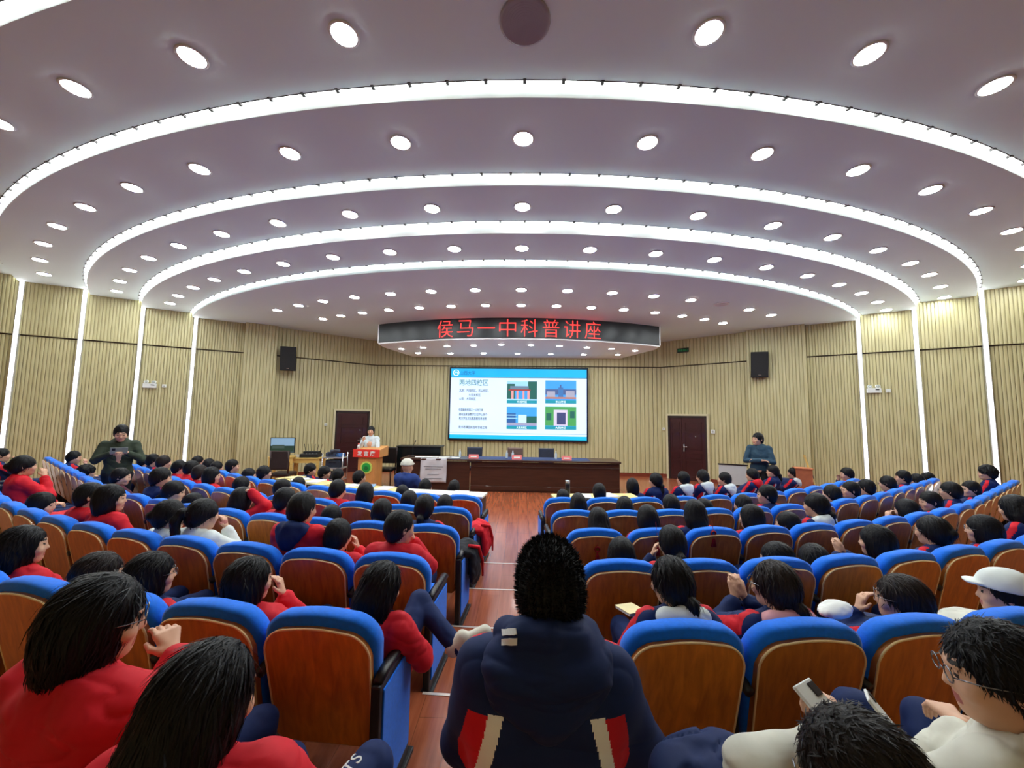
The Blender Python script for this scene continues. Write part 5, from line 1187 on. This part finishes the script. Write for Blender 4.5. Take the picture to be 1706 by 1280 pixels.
# young man at the bottom right looking at a phone
Jn = joints('lap', .06, .9, -.35); Jn['elL'] = V3(-.25, .14, .66); Jn['wrL'] = V3(-.16, .36, .74); Jn['hdL'] = V3(.2, .8, .15)
tn, _ = front_person(1450, 1172, .83, .25, .95, 'person in cream top with short dark hair bent over a white phone', 'cream', 'short', Jn, 1.12, spec=('glasses',), targets={'wrL': (1432, 1205, 1.0), 'elL': (1275, 1275, .95)}, hm=hair_mat('hair_dark', (30, 25, 24)))
def phone(label, u, v, dep, rz, rx, col, sc=1.0):
    p = at_y(u, v, dep); t = thing('phone', label, 'phone', tuple(p), rz); g = M(); g.box((0, 0, 0), (.075*sc, .155*sc, .009), 0, 0, rx); g.build('body', col, t, bevel=.003); g = M(); c_ = Matrix.Rotation(rx, 3, 'X') @ Vector((.02*sc, .055*sc, .006)); g.box(tuple(c_), (.024*sc, .03*sc, .004), 0, 0, rx); g.build('camera_bump', m_metal_dark, t, bevel=.001); return t
phone('white phone held by the person at the bottom right', 1402, 1180, 1.0, .5, .6, m_plast)
phone('slim white phone held on the lap near the right edge', 1490, 1175, 1.25, 1.0, .9, m_plast, .8)
# girl leaning out of the aisle seat, crossed legs reaching into the aisle
Jl = joints('lap', .16, -.35, -.2, .1); Jl['elR'] = V3(.27, .04, .56); Jl['knR'] = V3(.12, .41, .70); Jl['anR'] = V3(.42, .27, .50); Jl['toeR'] = V3(.55, .30, .56); Jl['hipR'] = V3(.09, .13, .52)
def leaning():
    x, y, a = path(ROWR[1]-.30, -.84); t = thing('person', 'person in red jacket leaning out, crossed leg reaching into the aisle, nearest row', 'person', (x, y, ROWZ[1]), a); t.scale = (.9,)*3
    mk('body', body_mesh('body', Jl, .008, 1.12), t); mk('jacket', jacket_mesh('jacket', Jl, .0085, [cl('red')]*3, puff=1.08, fold=.008, seed=8), t); mk('trousers', trouser_mesh('trousers', Jl, .01, cl('navy')), t)
    f = F(); a_, t_ = Jl['anR'], Jl['toeR']; d_ = (t_-a_)/np.linalg.norm(t_-a_); f.cap(a_-d_*.02, t_+d_*.05, .05, .044, .02); f.cap(a_+V3(0, 0, .02), lerp(a_, t_, .4)+V3(-.02, 0, .03), .045, .045, .02); v, q = f.mesh(.007); mk('shoe', mesh_from('shoe', v, q, [m_shoe]), t); mk('shoe', shoe_mesh('shoe', Jl, 'L', .009, m_shoe), t)
    mk('hair', hair_mesh('long', .0065, 2, 2000), t, Jl['head'], Jl['R'], 1.12); PEOPLE.append(t)
leaning()
# ---- standing people
def standing(u, v, dep, rz, pose, S, label, jac, yaw, pitch=0., hood=None, trousers='black', spec=(), puff=1.15, HS=1.05):
    J_ = joints(pose, 0, yaw, pitch, 0, False); p = at_y(u, v, dep); base = FLOOR0 if dep > 5.2 else ROWZ[4]
    S = (p[2]-base)/(J_['head'][2]+.13*HS); print('standing', label[:20], 'scale', S)
    t = thing('person', label, 'person', (p[0], p[1], base), rz); t.scale = (S, S, S)
    mk('body', body_mesh('body', J_, .011, HS), t); mk('jacket', jacket_mesh('jacket', J_, .012, [cl(jac)]*3, puff=puff, hood=hood, fold=.008, seed=6), t); mk('trousers', trouser_mesh('trousers', J_, .014, cl(trousers)), t)
    for n in 'LR': mk('shoe', shoe_mesh('shoe', J_, n, .012, m_sole), t)
    mk('hair', hair_mesh('short', .009, 1), t, J_['head'], J_['R'], HS)
    if 'glasses' in spec: glasses(t, J_, HS)
    return t, J_, S
tm, Js, S_m = standing(206, 727, 6.25, -2.35, 'hold', 1, 'person in dark green padded coat standing and holding a phone at the left', 'green', 0, -.3, .9, puff=.96, HS=1.15)
ph_ = Js['wrL']*.5+Js['wrR']*.5+V3(0, .05, .04); c, s = math.cos(-2.35), math.sin(-2.35); lx, ly, lz = ph_*S_m
t = thing('phone', 'grey phone held up by the standing person at the left', 'phone', (tm.location.x+c*lx-s*ly, tm.location.y+s*lx+c*ly, tm.location.z+lz), -2.35); g = M(); g.box((0, 0, 0), (.2, .012, .1), 0, 0, -.2); g.build('body', mat('grey_phone', srgb(120, 126, 120), .4, var=.05), t, bevel=.004)
g = M(); g.box((.06, .009, .02), (.04, .006, .04), 0, 0, -.2); g.build('camera_bump', m_blk, t, bevel=.002)
standing(1266, 708, 8.5, PI*.8, 'crossed', 1, 'person in dark teal padded jacket standing with crossed arms at the right', 'teal', -.7, 0, .8, spec=(), puff=1.0, HS=1.2)
# speaker behind the podium
ts, Jp, S_s = standing(621, 717, 10.15, PI*1.02, 'speak', 1, 'speaker in pale striped shirt standing behind the podium', 'shirt', .1, 0, None, 'black', puff=.9, HS=1.15)
# coats over the aisle seats on the left
def coat(k, s, label, col, seed):
    x, y, a = path(ROWR[k]-.28, s); t = thing('folded_coat', label, 'coat', (x, y, ROWZ[k]), a)
    f = F(); f.ell((0, 0, .60), (.12, .2, .07), .03); f.ell((.10, .02, .44), (.05, .17, .18), .05); f.fn(lambda P, d: d+.014*nz(P, 30, seed)+.005*nz(P, 70, seed)); v, q = f.mesh(.011); mk('fabric', mesh_from('fabric', v, q, [cl(col)]), t)
    g = M(); g.tube([(.06, -.12, .66), (.14, -.02, .62), (.165, .08, .46), (.16, .16, .28)], [.014, .018, .016, .01], 8); g.build('sleeve_trim', cl('red'), t, True)
coat(3, -.62, 'dark coat with red trim hanging over the third row aisle armrest, left side', 'black', 2); coat(4, -.58, 'red coat hanging over the fourth row aisle armrest, left side', 'red', 5)

# chairs under the people between the front row and the stage
def plain_stool():
    t = thing('stool', 'x', 'stool', (0, 0, 0)); g = M(); g.box((0, 0, .42), (.34, .34, .035)); g.build('seat', m_tleg, t, bevel=.01)
    for sx in (-1, 1):
        for sy in (-1, 1): g = M(); g.tube([(sx*.14, sy*.14, .41), (sx*.16, sy*.16, 0)], .014, 8); g.build('leg', m_tleg, t)
    return t
ch0 = plain_stool(); first = True
for p in prs:
    if p[0] < 6: continue
    x, y, a = path(ROWR[p[0]]-.30, p[1]); t = ch0 if first else copy_tree(ch0); first = False; t.location = (x, y+.02, FLOOR0); t.rotation_euler = (0, 0, a)
    side, n = p[8]; tag(t, 'dark stool under the %s person %s of the aisle at the %s' % (ordn[n-1], side, RN[p[0]]), 'stool', 'stools under the people at the tables')
# small things held or left among the seats
def lump(name, label, cat, u, v, dep, r, col, rz=0, seed=1, k=.012, group=None):
    p = at_y(u, v, dep); t = thing(name, label, cat, tuple(p), rz, group); f = F(); f.ell((0, 0, 0), r); f.ell((r[0]*.4, 0, r[2]*.3), (r[0]*.7, r[1]*.8, r[2]*.8), .03); f.fn(lambda P, d: d-k*folds(P, 30, seed)); v_, q = f.mesh(.007); mk('fabric', mesh_from('fabric', v_, q, [col]), t); return t
lump('plastic_bag', 'crumpled white plastic bag between two students in the nearest row, right side', 'bag', 1400, 1000, 2.15, (.1, .06, .03), m_paper, .4)
lump('folded_coat', 'navy coat lying beside the seated person in the cream top', 'coat', 1200, 1292, 1.0, (.14, .12, .06), cl('navy'), .3, 4)
def book(label, u, v, dep, rz, col, s_=(.2, .27, .02), rx=-.15):
    p = at_y(u, v, dep); t = thing('book', label, 'book', tuple(p), rz, None); g = M(); g.box((0, 0, 0), s_, 0, 0, rx); g.build('pages', m_paper, t); g = M(); g.box((0, 0, s_[2]*.5+.002), (s_[0]+.006, s_[1]+.006, .003), 0, 0, rx); g.build('cover', col, t)
book('cream book on the lap of the student with the low ponytail, nearest row', 1062, 1010, 2.15, .3, mat('cream_cover', srgb(226, 212, 160), .6, var=.1), (.1, .14, .012))
